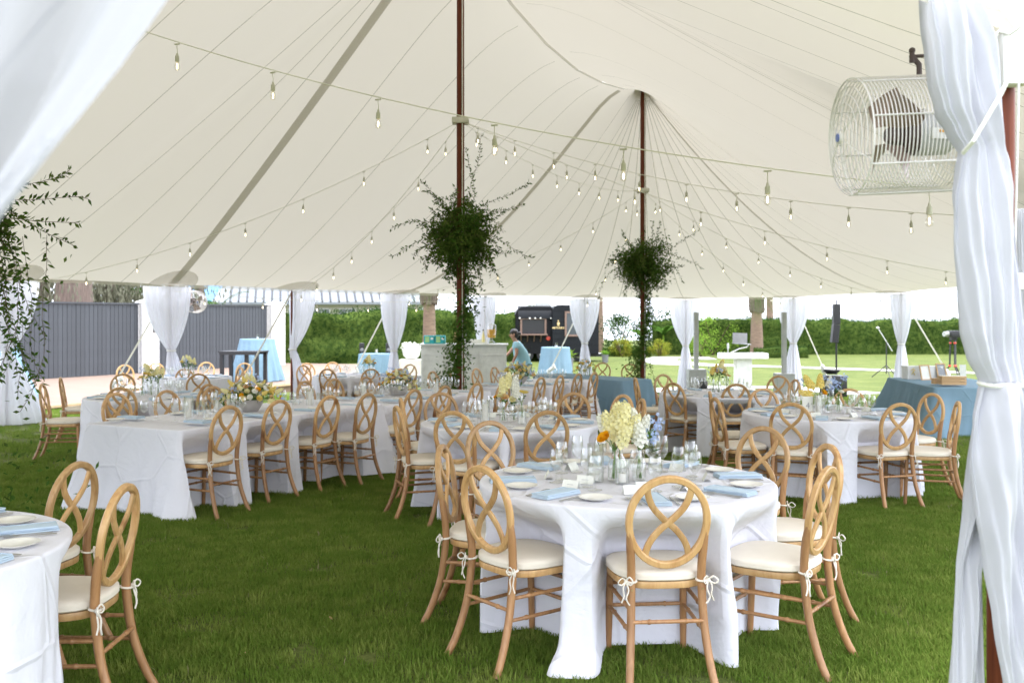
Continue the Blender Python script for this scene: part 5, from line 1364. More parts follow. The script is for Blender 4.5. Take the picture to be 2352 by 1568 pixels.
q = onp(1345, 864); arrangement(q, gz(q[1])+za, 'bright orange and yellow flowers with dark leaves on the blue table', [('bottle', 0, 0), ('flask', .08, 0), ('bottle', -.08, 0)], bowl_blooms(9, .22, 18, ('ranun_orange', 'yellow', 'ranun_orange')), 120, seed=19)
# gift table at right
gc0 = pos(2146, 886, .765); gc0 = Vector((gc0.x, gc0.y)); gux = Vector((.10, .995)).normalized(); guy_ = Vector((.995, -.10))
gl, gw = 2.44, 1.35; gcc = gc0+gux*gl/2+guy_*gw/2
table_under(gcc, dims=(gl, gw), rz=math.atan2(gux.y, gux.x), label='gift table under blue cloth at the far right', group=BG)
out, cor = rect(gcc, gux, gl, gw)
cloth('tablecloth', out, cor, 'light blue cloth flaring wide on the gift table at right', [], 'blue', BGC, seed=83, base_y=gcc.y, amp=.05, flare=.10, folds=(9, 24), cfl=.30)
def gpos(u, v): p = pos(u, v, .765); return Vector((p.x, p.y, p.z+.004))
p = gpos(2118, 872); wb_ = empty('card_box', p, .05, label='long white box with yellow ribbon prints on the gift table', cat='box')
MB().box((0, 0, .115), (.62, .25, .23), bevel=.006).build('body', M['white_paint'], wb_, smooth=False); MB().box((0, 0, .232), (.63, .26, .012)).build('lid', M['white_paint'], wb_, smooth=False)
for x in (-.22, -.04): 
    mb = MB(); mb.tube([(x-.03, -.128, .17), (x, -.13, .20), (x+.03, -.128, .17), (x, -.13, .15), (x-.025, -.129, .10), (x, -.13, .15), (x+.028, -.129, .09)], .009, 5); mb.build('ribbon', M['yellow_fl'], wb_)
def framed(u, v, rz, w, h, dark, label):
    p = gpos(u, v); e = empty('picture_frame', p, rz, label=label, cat='picture frame'); mb = MB(); t = .018; tl = .28
    for a, b, c_, d_ in ((0, h, w+t, t), (0, 0, w+t, t)): mb.box((a, -.0+b*tl, b+.012), (c_, .018, d_), rx=-tl)
    for x in (-w/2, w/2): mb.box((x, h/2*tl, h/2+.012), (t, .018, h), rx=-tl)
    mb.build('frame', M['crate'], e, smooth=False); MB().box((0, h/2*tl+.004, h/2+.012), (w, .006, h), rx=-tl).build('print', M['print' if dark else 'card'], e, smooth=False)
    MB().box((0, h*.5*tl+.06, h*.35), (.05, .006, h*.7), rx=.25).build('easel_back', M['crate'], e, smooth=False)
framed(2128, 874, .2, .17, .24, False, 'small wooden frame with a blank sheet leaning by the white box')
framed(2166, 873, .25, .17, .26, True, 'wooden frame with a dark photograph beside the pine crate')
p = gpos(2186, 884); cr = empty('wooden_crate', p, -.12, label='small slatted pine crate on the gift table', cat='crate')
for z in (.03, .075, .12):
    for y in (-.11, .11): MB().box((0, y, z), (.36, .012, .038)).build('slat', M['crate'], cr, smooth=False)
    for x in (-.18, .18): MB().box((x, 0, z), (.012, .21, .038)).build('slat', M['crate'], cr, smooth=False)
MB().box((0, 0, .008), (.35, .21, .01)).build('floor_board', M['crate'], cr, smooth=False); MB().box((0, 0, .135), (.34, .2, .01)).build('top_cards', M['card'], cr, smooth=False)
p = gpos(2150, 882); e = empty('keepsake_box', p, .1, label='tiny wooden box between the frame and the pine crate', cat='box'); MB().box((0, 0, .04), (.11, .09, .08), bevel=.004).build('body', M['crate'], e, smooth=False); MB().box((0, 0, .085), (.115, .095, .012)).build('lid', M['crate'], e, smooth=False)
p = gpos(2166, 883); e = empty('pen_cup', p, 0, label='dark slim pen stand before the photograph frame', cat='pen stand'); MB().lathe([(.001, 0), (.02, 0), (.022, .09), (.02, .09), (.018, .01), (.001, .01)], 12).build('cup', M['black'], e); MB().tube([(0, 0, .01), (.012, 0, .15)], .005, 6).build('pen', M['black'], e)
p = gpos(2212, 872); e = empty('standing_card', p, -.3, label='pale card propped upright behind the pine crate', cat='card'); MB().box((0, 0, .13), (.10, .006, .26), rx=-.15).build('sheet', M['card'], e, smooth=False); MB().box((0, .04, .07), (.03, .004, .15), rx=.3).build('prop', M['card'], e, smooth=False)

# cocktail tables
def cocktail(u, vt, vb, d, wt_, wb__, label, clabel, deckz=False, seed=1, items=True):
    s = d/FPX; x = (u-CX)*s; zb_ = DZ if deckz else gz(d); H = CH-(vt-HZ)*s-zb_; R_ = wt_*s/2; c = Vector((x, d))
    e = empty('cocktail_table', (x, d, zb_), label=label, cat='table', group='tall cocktail tables')
    MB().lathe([(.001, H-.03), (R_-.01, H-.03), (R_-.01, H-.012), (.001, H-.012)], 32).build('tabletop', M['crate'], e); MB().tube([(0, 0, 0), (0, 0, H-.03)], .03, 10).build('stem', M['motor'], e); MB().lathe([(.001, .03), (.22, .02), (.22, 0), (.001, 0)], 20).build('foot', M['motor'], e)
    o = cloth('tablecloth', circ(c, R_, 120), [], clabel, [], 'blue', BGC, H=H, seed=seed, z0=zb_, amp=.09, flare=(wb__-wt_)*s/2, folds=(8, 20), hem=.01)
    if items:
        g = empty('votive_glass', (x+.02, d-.05, zb_+H+.002), label='clear votive glass on the '+label[label.find('cloth')+6:]+' tall table', cat='glass'); link('holder', VS['cyl'], g); MB().lathe([(.001, .009), (.022, .009), (.022, .05), (.001, .05)], 12).build('wax', M['wax'], g)
cocktail(1276, 797, 880, 26.5, 64, 86, 'tall round table under blue cloth right of the woman', 'pale blue cloth in deep folds right of the bar and the woman', seed=91)
cocktail(591, 778, 873, 27.3, 77, 118, 'tall round table under blue cloth before the second gate pillar', 'pale blue cloth pooling on the terrace before the second gate pillar', True, seed=92)
cocktail(-6, 796, 929, 20.2, 84, 170, 'tall round table under blue cloth at the left edge', 'pale blue cloth pooling on the terrace at the left edge', True, seed=93)
# food table by the hedge
fc_ = at(866, 812, 25.5); H_ = fc_.z-gz(25.5); ft = Vector((fc_.x, 25.7))
table_under(ft, dims=(.95, .6), label='side table under grey blue cloth before the hedge', group=BG)
out, cor = rect(ft, Vector((1, 0)), .95, .6)
cloth('tablecloth', out, cor, 'grey blue cloth on the small side table before the hedge', [], 'blue', BGC, H=H_, seed=94, base_y=ft.y, amp=.04, flare=.03)
for u, nm in ((831, 'left end'), (892, 'right end')):
    e = empty('loudspeaker', at(u, 811, 25.55), .2, label=f'small black boxy speaker on the {nm} of the side table', cat='speaker', group='small black speakers')
    MB().box((0, 0, .14), (.13, .13, .27), bevel=.012).build('cabinet', M['black'], e); MB().lathe([(.001, .01), (.03, .012), (.05, 0)], 16, (0, -.066, .09), (0, -1, 0)).build('cone', M['planter'], e)
e = empty('candle', at(865, 811, 25.4), label='white candle in glass between the two black speakers', cat='candle'); link('holder', VS['cyl'], e); MB().lathe([(.001, .01), (.026, .01), (.026, .09), (.001, .09)], 12).build('wax', M['wax'], e)

# black tall table on the terrace
e = empty('patio_table', ((560-CX)*26/FPX, 26, DZ), -.12, label='black slatted tall patio table before the second slate fence', cat='table')
tw = 96*26/FPX
for k in range(7): MB().box((0, -.33+k*.11, .885), (tw, .095, .03)).build('slat', M['black'], e, smooth=False)
MB().box((0, -.36, .84), (tw-.06, .03, .07)).build('apron', M['black'], e, smooth=False); MB().box((0, .36, .84), (tw-.06, .03, .07)).build('apron', M['black'], e, smooth=False)
lg = MB().box((0, 0, .42), (.09, .09, .84)).mesh('leg', M['black'], False)
for x in (-tw/2+.08, tw/2-.08):
    for y in (-.3, .3): link('leg', lg, e, (x, y, 0))
link('leg', lg, e, (.12, -.1, 0))

# drinks bar
bd = 22.0; bs = bd/FPX; bx0, bx1 = (967-CX)*bs, (1163-CX)*bs; bg = gz(bd); bh = CH-(790-HZ)*bs-bg; bw = bx1-bx0
bar = empty('drinks_bar', ((bx0+bx1)/2, bd, bg), label='white panelled drinks bar behind the nearer centre pole', cat='bar')
wl_ = (1085-967)*bs; 
def panelled(xa, xb, yf, z1, n):
    MB().box(((xa+xb)/2, yf+.3, z1/2), (xb-xa, .6, z1)).build('carcass', M['bar'], bar, smooth=False)
    w_ = (xb-xa)/n
    for k in range(n):
        cx_ = xa+w_*(k+.5); fr = MB(); ww, hh, zc = w_-.10, z1-.34, z1/2-.05
        for dx, dz, sx, sz in ((0, hh/2, ww, .03), (0, -hh/2, ww, .03), (-ww/2, 0, .03, hh), (ww/2, 0, .03, hh)): fr.box((cx_+dx, yf-.006, zc+dz), (sx+.0, .018, sz), bevel=.004)
        fr.build('panel_moulding', M['bar'], bar, smooth=False)
panelled(-bw/2, -bw/2+.58, 0, bh-.03, 1); panelled(-bw/2+.583, bw/2-.62, .03, bh-.03, 2); panelled(bw/2-.617, bw/2, 0, bh-.03, 1)
MB().box((0, .28, bh-.015), (bw+.08, .72, .035), bevel=.006).build('countertop', M['bar'], bar, smooth=False)
MB().box((.18, .42, bh+.05), (.7, .12, .10), bevel=.004).build('bottle_rail', M['bar'], bar, smooth=False)
e = empty('drink_dispenser', at(1129, 786, 22.15), label='glass dispenser of orange juice on the bar', cat='dispenser')
MB().lathe([(.001, 0), (.085, 0), (.08, .012), (.03, .03), (.02, .07), (.05, .10), (.001, .10)], 20).build('foot', M['glass'], e); MB().lathe([(.001, .10), (.085, .11), (.10, .14), (.10, .30), (.001, .30)], 20).build('juice', M['juice'], e)
MB().lathe([(.104, .11), (.106, .14), (.106, .38), (.09, .40)], 20).build('jar', M['glass'], e); MB().lathe([(.001, .47), (.015, .46), (.02, .44), (.06, .43), (.10, .405), (.108, .39), (.001, .39)], 20).build('lid', M['glass'], e)
for i, (u, nm) in enumerate(((987, 'left'), (1011, 'right'))):
    e = empty('drink_carton', at(u, 789, 22.15), -.1+.1*i, label=f'teal and lime printed can carton, {nm} one on the bar', cat='carton', group='teal cartons on the bar')
    MB().box((0, 0, .095), (.245, .2, .19), bevel=.006).build('box', M['teal'], e, smooth=False); MB().box((-.04, -.1015, .1), (.10, .003, .14)).build('lime_print', M['lime'], e, smooth=False); MB().box((.07, -.1015, .12), (.06, .003, .05)).build('white_print', M['white_paint'], e, smooth=False)
for i, (u, v, ml, nm) in enumerate(((1045, 786, 'crate', 'amber bottle left of the curtain'), (1072, 787, 'glass', 'clear water bottle behind the leafy pole'), (1110, 786, 'cream_fl', 'cream bottle beside the juice dispenser'))):
    e = empty('bottle', at(u, v, 22.25), label=nm+' on the bar', cat='bottle'); MB().lathe([(.001, 0), (.035, 0), (.036, .15), (.014, .21), (.013, .27), (.001, .27)], 14).build('body', M[ml], e); MB().lathe([(.001, .27), (.015, .27), (.015, .30), (.001, .30)], 10).build('cap', M['black'], e)
# white bowl planter on its plinth
e = empty('flower_bowl', at(945, 833, 29), label='large white bowl planter of white flowers on a stone plinth', cat='planter'); s = 29/FPX
MB().box((0, 0, .11-.35), (52*s, .6, .7)).build('plinth', M['stucco'], e, smooth=False); rb_ = 22*s
MB().lathe([(.001, .12), (rb_*.5, .12), (rb_*.85, .22), (rb_, .42), (rb_*1.02, .44), (rb_*.9, .44), (.001, .36)], 28).build('bowl', M['white_paint'], e)
mb = MB()
for _ in range(260): leaf_faces(mb, Vector((rnd.gauss(0, rb_*.45), rnd.gauss(0, rb_*.4), .43+rnd.uniform(0, .16))), rv(), rv(), .07, .06)
mb.build('flowers', M['white_fl'], e, smooth=False)
MB().box((0, -.02, .05-.35-.28), (58*s, .7, .42)).build('dark_base', M['planter'], e, smooth=False)

# DJ table with laptop, speaker columns, tower speaker
dd = 26.5; s = dd/FPX; x = (1706-CX)*s; g = gz(dd)
e = empty('dj_table', (x, dd, g), label='white T shaped table holding a laptop on the lawn', cat='table'); ztp = CH-(811-HZ)*s-g
MB().box((0, 0, ztp-.07), (106*s, .6, .15), bevel=.01).build('tabletop', M['white_paint'], e, smooth=False); MB().box((0, 0, (ztp-.14)/2), (34*s, .4, ztp-.14)).build('pedestal', M['white_paint'], e, smooth=False); MB().box((0, 0, .02), (60*s, .55, .04)).build('base_plate', M['white_paint'], e, smooth=False)
lt = empty('laptop', (x-.0, dd, g+ztp), label='open grey laptop tilted on a stand on the white table', cat='laptop')
MB().box((-.09, -.05, .42), (.40, .016, .29), ry=.04, rx=-.12).build('screen_back', M['laptop'], lt, smooth=False); MB().box((.0, .12, .26), (.46, .3, .02), ry=.06).build('keyboard_deck', M['metal'], lt, smooth=False)
MB().tube([(-.35, 0, .0), (-.1, 0, .13), (.12, 0, .18), (.2, .1, .25)], .018, 6).build('stand_arm', M['metal'], lt)
e = empty('microphone', (x-.42, dd-.05, g+ztp+.001), label='small upright microphone on the left end of the white table', cat='microphone'); MB().lathe([(.001, 0), (.04, 0), (.04, .012), (.012, .02), (.012, .1), (.03, .14), (.03, .26), (.02, .28), (.001, .28)], 12).build('body', M['greyplastic'], e)
def column(u, vt, vm, vb, wc, wb2, d, label):
    s = d/FPX; e = empty('speaker_column', ((u-CX)*s, d, gz(d)), label=label, cat='speaker', group='slim speaker columns on cube plinths'); zb2 = 0; zm = CH-(vm-HZ)*s-gz(d); zt2 = CH-(vt-HZ)*s-gz(d)
    MB().box((0, 0, zm/2), (wb2*s, wb2*s, zm), bevel=.01).build('plinth', M['greyplastic'], e, smooth=False); MB().box((0, 0, (zm+zt2)/2), (wc*s, wc*s*1.1, zt2-zm), bevel=.008).build('column', M['greyplastic'], e, smooth=False)
    MB().box((0, -wc*s*.56, (zm+zt2)/2), (wc*s*.8, .006, zt2-zm-.1)).build('grille', M['planter' if 0 else 'greyplastic'], e, smooth=False)
    for z in (zm+.4, zm+.9): MB().box((0, 0, z), (wc*s*1.04, wc*s*1.14, .01)).build('joint', M['planter'], e, smooth=False)
    MB().box((0, -wb2*s/2-.002, zm*.72), (.06, .004, .02)).build('badge', M['white_paint'], e, smooth=False)
column(1599, 717, 847, 905, 10, 40, 24.6, 'slim grey speaker column on cube plinth, left of the white table')
column(1801, 717, 857, 905, 10, 40, 22.6, 'slim grey speaker column on cube plinth, right of the white table')
d = 23.8; s = d/FPX; e = empty('tower_speaker', ((1921-CX)*s, d, gz(d)), label='black pole mounted line speaker over a black subwoofer', cat='speaker'); zf = lambda v: CH-(v-HZ)*s-gz(d)
MB().box((0, 0, (zf(698)+zf(745))/2), (15*s, .16, zf(698)-zf(745)), bevel=.01).build('line_array', M['black'], e, smooth=False); MB().box((-.03, 0, (zf(745)+zf(787))/2), (15*s, .18, zf(745)-zf(787)), ry=.10, bevel=.01).build('line_array', M['black'], e, smooth=False)
MB().tube([(0, 0, zf(860)), (0, 0, zf(785))], .022, 10).build('pole', M['black'], e); MB().box((0, 0, zf(699)+.04), (.03, .03, .14)).build('top_pin', M['black'], e, smooth=False)
MB().box((-.08, 0, (zf(862)+.02)/2), (50*s, .5, zf(862)-.02), bevel=.03).build('subwoofer', M['black'], e)
mb = MB()
for k in range(5):
    r_ = .12+.02*k; mb.tube([Vector((-.12+r_*math.cos(w), r_*.7*math.sin(w), zf(860)+.03+.02*k)) for w in [2*PI*m/18 for m in range(18)]], .018, 6, closed=True)
mb.build('cable_coil', M['black'], e)
e = empty('equipment_case', ((1613-CX)*24/FPX, 24, gz(24)), .1, label='dark green case beside the left speaker plinth', cat='case'); MB().box((0, 0, .2), (.2, .3, .42), bevel=.01).build('case', M['black'], e, smooth=False); MB().tube([(-.05, 0, .41), (-.05, 0, .45), (.05, 0, .45), (.05, 0, .41)], .008, 5).build('handle', M['black'], e)
# microphone stand and camera tripod on the lawn
def atg(u, v): return pos(u, v, 0)
p = atg(2036, 868); d = p.y; s = d/FPX; e = empty('microphone_stand', p, label='tall boom microphone stand on the lawn before the long hedge', cat='microphone stand'); z = lambda v: CH-(v-HZ)*s-gz(d)
MB().tube([(0, 0, .15), (0, 0, z(785))], .02, 7).build('upright', M['black'], e); MB().tube([(13*s, 0, z(806)), (-18*s, 0, z(756))], .018, 7).build('boom', M['metal'], e); MB().ball((-20*s, 0, z(753)), .04, sc=(1.6, 1, 1)).build('microphone', M['metal'], e)
for k in range(3): a = 2*PI*k/3+.4; MB().tube([(0, 0, .45), (math.cos(a)*.5, math.sin(a)*.5, .02)], .016, 6).build('leg', M['black'], e)
p = atg(2190, 866); d = p.y; s = d/FPX; e = empty('camera_tripod', p, label='video camera on black tripod with orange joints on the lawn', cat='tripod')
zt_ = z(781); zm = z(840)
for k in range(3):
    a = 2*PI*k/3+.5; c_, s2 = math.cos(a), math.sin(a)
    q = MB().tube([(c_*.10, s2*.10, zt_), (c_*.12, s2*.12, zm), (c_*.42, s2*.42, .0)], [.03, .03, .018], 6).build('leg', M['black'], e)
    mb = MB(); mb.ball((c_*.10, s2*.10, zt_-.1), .045); mb.ball((c_*.12, s2*.12, zm), .05); mb.build('orange_joint', M['red'], q)
MB().box((0, 0, zt_+.05), (.2, .2, .12), bevel=.02).build('head', M['black'], e); MB().box((0, -.05, zt_+.22), (.34, .4, .24), bevel=.02).build('camera_body', M['black'], e); MB().lathe([(.001, 0), (.09, 0), (.09, .2), (.001, .2)], 14, (-.17, 0, zt_+.22), (-1, -.3, 0)).build('lens', M['greyplastic'], e); MB().tube([(.17, 0, zt_+.25), (.5, 0, zt_+.3)], .035, 6).build('microphone', M['black'], e)

# ------------------------------------------------------------------ the woman at the bar
def person():
    d = 23.6; s = d/FPX; g = gz(d); base = Vector(((1196-CX)*s, d, g)); K = {}
    e = empty('person', base, label='woman in pale blue shirt, dark hair in bun, leaning left beside the bar', cat='person')
    # joints: x to the right of the picture, leaning left
    V = {'pelvis': ((.05, .02, .92), .135), 'waist': ((.03, .01, 1.04), .118), 'chest': ((-.06, 0, 1.24), .135), 'neckb': ((-.12, -.01, 1.385), .065), 'neck': ((-.155, -.02, 1.44), .05), 'headl': ((-.185, -.02, 1.515), .075), 'head': ((-.185, -.02, 1.585), .088), 'crown': ((-.175, -.02, 1.645), .055),
         'sl': ((-.11, -.15, 1.34), .062), 'el': ((-.10, -.24, 1.10), .042), 'wl': ((-.20, -.27, .88), .030), 'hl': ((-.225, -.27, .80), .028),
         'sr': ((-.09, .15, 1.34), .062), 'er': ((-.26, .19, 1.14), .042), 'wr': ((-.42, .12, .98), .030), 'hr': ((-.48, .10, .95), .028),
         'hpl': ((.07, -.09, .86), .105), 'kl': ((-.02, -.11, .48), .062), 'al': ((.05, -.11, .08), .042), 'fl': ((-.10, -.12, .035), .032),
         'hpr': ((.07, .11, .86), .105), 'kr': ((.12, .13, .48), .062), 'ar': ((.22, .13, .10), .042), 'fr': ((.08, .14, .035), .032)}
    E = [('pelvis', 'waist'), ('waist', 'chest'), ('chest', 'neckb'), ('neckb', 'neck'), ('neck', 'headl'), ('headl', 'head'), ('head', 'crown'), ('chest', 'sl'), ('sl', 'el'), ('el', 'wl'), ('wl', 'hl'), ('chest', 'sr'), ('sr', 'er'), ('er', 'wr'), ('wr', 'hr'),
         ('pelvis', 'hpl'), ('hpl', 'kl'), ('kl', 'al'), ('al', 'fl'), ('pelvis', 'hpr'), ('hpr', 'kr'), ('kr', 'ar'), ('ar', 'fr')]
    def skin(name, verts, edges, mat, root, lv=2):
        me = bpy.data.meshes.new(name); names = list(verts); me.from_pydata([verts[n][0] for n in names], [(names.index(a), names.index(b)) for a, b in edges], []); me.materials.append(mat)
        o = link(name, me, e); m = o.modifiers.new('skin', 'SKIN'); m.use_smooth_shade = True
        for i, n_ in enumerate(names): me.skin_vertices[0].data[i].radius = (verts[n_][1],)*2; me.skin_vertices[0].data[i].use_root = (n_ == root)
        sb = o.modifiers.new('sub', 'SUBSURF'); sb.levels = lv; sb.render_levels = lv; return o
    skin('body', V, E, M['skin'], 'pelvis')
    for w, h in (('wl', 'hl'), ('wr', 'hr')):     # fingers
        a = Vector(V[w][0]); b = Vector(V[h][0]); dr = (b-a).normalized(); sd_ = dr.cross(Vector((0, 1, .3))).normalized(); mb = MB()
        for k, (o_, l) in enumerate(((-.024, .055), (-.008, .068), (.008, .07), (.024, .06))):
            p = b+sd_*o_; mb.tube([p-dr*.01, p+dr*l*.5, p+dr*l+Vector((0, 0, -.012))], [.010, .009, .007], 6)
        mb.tube([b-dr*.03+sd_*.02, b+sd_*.045, b+dr*.02+sd_*.05], [.011, .010, .008], 6); mb.build('fingers', M['skin'], e)
    C = {'pelvis': ((.05, .02, .90), .225), 'waist': ((.02, .01, 1.06), .200), 'chest': ((-.05, 0, 1.22), .205), 'neckb': ((-.105, -.01, 1.37), .09), 'sl': ((-.11, -.15, 1.325), .10), 'ml': ((-.105, -.205, 1.18), .085), 'sr': ((-.09, .15, 1.325), .10), 'mr': ((-.19, .18, 1.20), .085), 'hem': ((.07, .02, .72), .23)}
    skin('shirt', C, [('pelvis', 'waist'), ('waist', 'chest'), ('chest', 'neckb'), ('chest', 'sl'), ('sl', 'ml'), ('chest', 'sr'), ('sr', 'mr'), ('pelvis', 'hem')], M['shirt'], 'chest')
    Tt = {'p': ((.06, .01, .86), .20), 'hpl': ((.07, -.09, .76), .15), 'kl': ((-.02, -.11, .48), .11), 'al': ((.05, -.11, .12), .085), 'hpr': ((.07, .11, .76), .15), 'kr': ((.12, .13, .48), .11), 'ar': ((.22, .13, .14), .085)}
    skin('trousers', Tt, [('p', 'hpl'), ('hpl', 'kl'), ('kl', 'al'), ('p', 'hpr'), ('hpr', 'kr'), ('kr', 'ar')], M['shirt'], 'p')
    mb = MB(); mb.ball((-.165, -.02, 1.625), .098, 16, 12, (1.05, .95, .95)); mb.ball((-.12, -.02, 1.57), .085, 14, 10, (.9, 1, 1.1)); mb.ball((-.035, -.02, 1.60), .045, 12, 8); mb.build('hair', M['hair'], e)
    mb = MB(); mb.tube([(-.268, -.02, 1.575), (-.287, -.02, 1.55), (-.268, -.02, 1.54)], [.008, .014, .008], 6); mb.build('nose', M['skin'], e)
    for y in (-.052, .012): MB().ball((-.262, y, 1.585), .010).build('eye', M['hair'], e)
    MB().ball((-.262, -.02, 1.515), .014, sc=(.6, 1.4, .5)).build('mouth', M['red'], e)
    MB().ball((-.165, -.105, 1.57), .02, sc=(1, .4, 1.4)).build('ear', M['skin'], e)
person()

# ------------------------------------------------------------------ the drum fan
fb, ff_ = at(2182, 306, 2.745), at(1946, 316, 2.735)
ax = (ff_-fb).normalized(); FL_ = (ff_-fb).length; FR = .166
fan = empty('drum_fan', fb, label='cream wire cage drum fan clamped to the near right pole', cat='fan')
q = Vector((0, 0, 1)).rotation_difference(ax); qm = q.to_matrix()
def fl(x, y, z): return qm @ Vector((x, y, z))
ring = MB().tube([fl(FR*math.cos(w), FR*math.sin(w), 0) for w in [2*PI*k/48 for k in range(48)]], .0017, 5, closed=True).mesh('cage_ring', M['fanwhite'])
for k in range(27):
    o = link('cage_ring', ring, fan, ax*(FL_*(k/26))*.93+ax*.01)
for sgn in (1,):     # one slanting wire set
    for k in range(0):
        a0_ = 2*PI*k/22; MB().tube([fl(FR*math.cos(a0_+sgn*t*1.3), FR*math.sin(a0_+sgn*t*1.3), FL_*.95*t) for t in [i/12 for i in range(13)]], .0011, 4).build('cage_wire', M['fanwhite'], fan)
for k in range(8): a0_ = 2*PI*k/8+.2; MB().tube([fl((FR+.003)*math.cos(a0_), (FR+.003)*math.sin(a0_), z*FL_) for z in (.0, .96)], .0026, 5).build('cage_rod', M['fanwhite'], fan)
for side_z, nm in ((FL_*.97, 'front_guard'), (0, 'rear_guard')):
    mb = MB()
    for k in range(1, 8):
        r_ = FR*k/7; bulge = .028*(1-(k/7)**2)*(1 if side_z else -1); mb.tube([fl(r_*math.cos(w), r_*math.sin(w), side_z+bulge) for w in [2*PI*m/36 for m in range(36)]], .0016, 4, closed=True)
    for k in range(6): w = 2*PI*k/6; mb.tube([fl(FR*t*math.cos(w), FR*t*math.sin(w), side_z+.028*(1-t*t)*(1 if side_z else -1)) for t in (.05, .3, .6, 1)], .002, 4)
    mb.build(nm, M['fanwhite'], fan)
bdg = MB().lathe([(.001, .006), (.016, .006), (.019, 0), (.001, -.004)], 20, fl(0, 0, FL_*.97+.03), ax).build('badge', M['fanwhite'], fan); MB().lathe([(.001, .003), (.0115, .003), (.012, 0)], 18, fl(0, 0, FL_*.97+.036), ax).build('badge_print', M['fan_badge'], bdg)
for k in range(4):
    a0_ = PI/2*k+.5; rows = []
    for i in range(8):
        t = i/7; rr = lerp(.035, .145, t); wd = lerp(.22, .34, math.sin(t*PI*.75)); rows.append([fl(rr*math.cos(a0_+a_), rr*math.sin(a0_+a_), FL_*.55+.045*(a_/wd)*(1-.4*t)) for a_ in [wd*(m/6-.5)*2 for m in range(7)]])
    MB().grid(rows).build('blade', M['fanblade'], fan)
MB().lathe([(.001, FL_*.62), (.02, FL_*.62), (.03, FL_*.56), (.03, FL_*.48), (.055, FL_*.46), (.06, FL_*.36), (.05, FL_*.35)], 24, (0, 0, 0), ax).build('hub', M['motord'], fan)
mot = MB().lathe([(.001, FL_*.36), (.058, FL_*.36), (.062, FL_*.33), (.062, FL_*.06), (.05, .0), (.001, 0)], 24, (0, 0, 0), ax).build('motor', M['motor'], fan)
up_ = Vector((0, 0, 1))
MB().box(fl(0, 0, FL_*.18)+Vector((-.0, -.064, -.01)), (.055, .004, .03), math.atan2(ax.y, ax.x)).build('warning_label', M['white_paint'], mot, smooth=False); MB().box(fl(0, 0, FL_*.18)+Vector((.0, -.067, -.004)), (.012, .003, .008), math.atan2(ax.y, ax.x)).build('label_mark', M['orange_fl'], mot, smooth=False)
tp = fl(0, 0, FL_*.30)
mb = MB(); mb.tube([Vector((0, 0, FR+.0))+tp, Vector((0, 0, FR+.05))+tp, Vector((-.03, 0, FR+.085))+tp], .012, 8); mb.tube([Vector((-.03, 0, FR+.06))+tp, Vector((-.03, 0, FR+.12))+tp], [.013, .010], 8); mb.tube([Vector((-.04, 0, FR+.085))+tp, Vector((.10, 0, FR+.092))+tp], .008, 8); mb.ball(Vector((-.03, 0, FR+.11))+tp, .014)
mb.v = [tp+Vector((0, 0, FR))+(v-tp-Vector((0, 0, FR)))*.68 for v in mb.v]; mb.build('clamp', M['motord'], fan)
MB().tube([Vector((.05, 0, FR+.09))+tp, Vector((.18, -.04, FR+.06))+tp, Vector((1.345, 2.62, at(2300, 330, 2.62).z))-fb], .009, 8).build('bracket_arm', M['motor'], fan)

fan2 = fan.copy(); COL.objects.link(fan2); pf = at(436, 692, 18.9); fan2.location = pf; fan2.scale = (1.3,)*3; fan2.rotation_euler.z = 2.2
fan2['label'] = 'small far drum fan behind the V curtain between the gate pillars'; fan['group'] = fan2['group'] = 'drum fans'
for ch_ in list(fan.children):
    c_ = ch_.copy(); COL.objects.link(c_); c_.parent = fan2
    for g_c in ch_.children: d_ = g_c.copy(); COL.objects.link(d_); d_.parent = c_
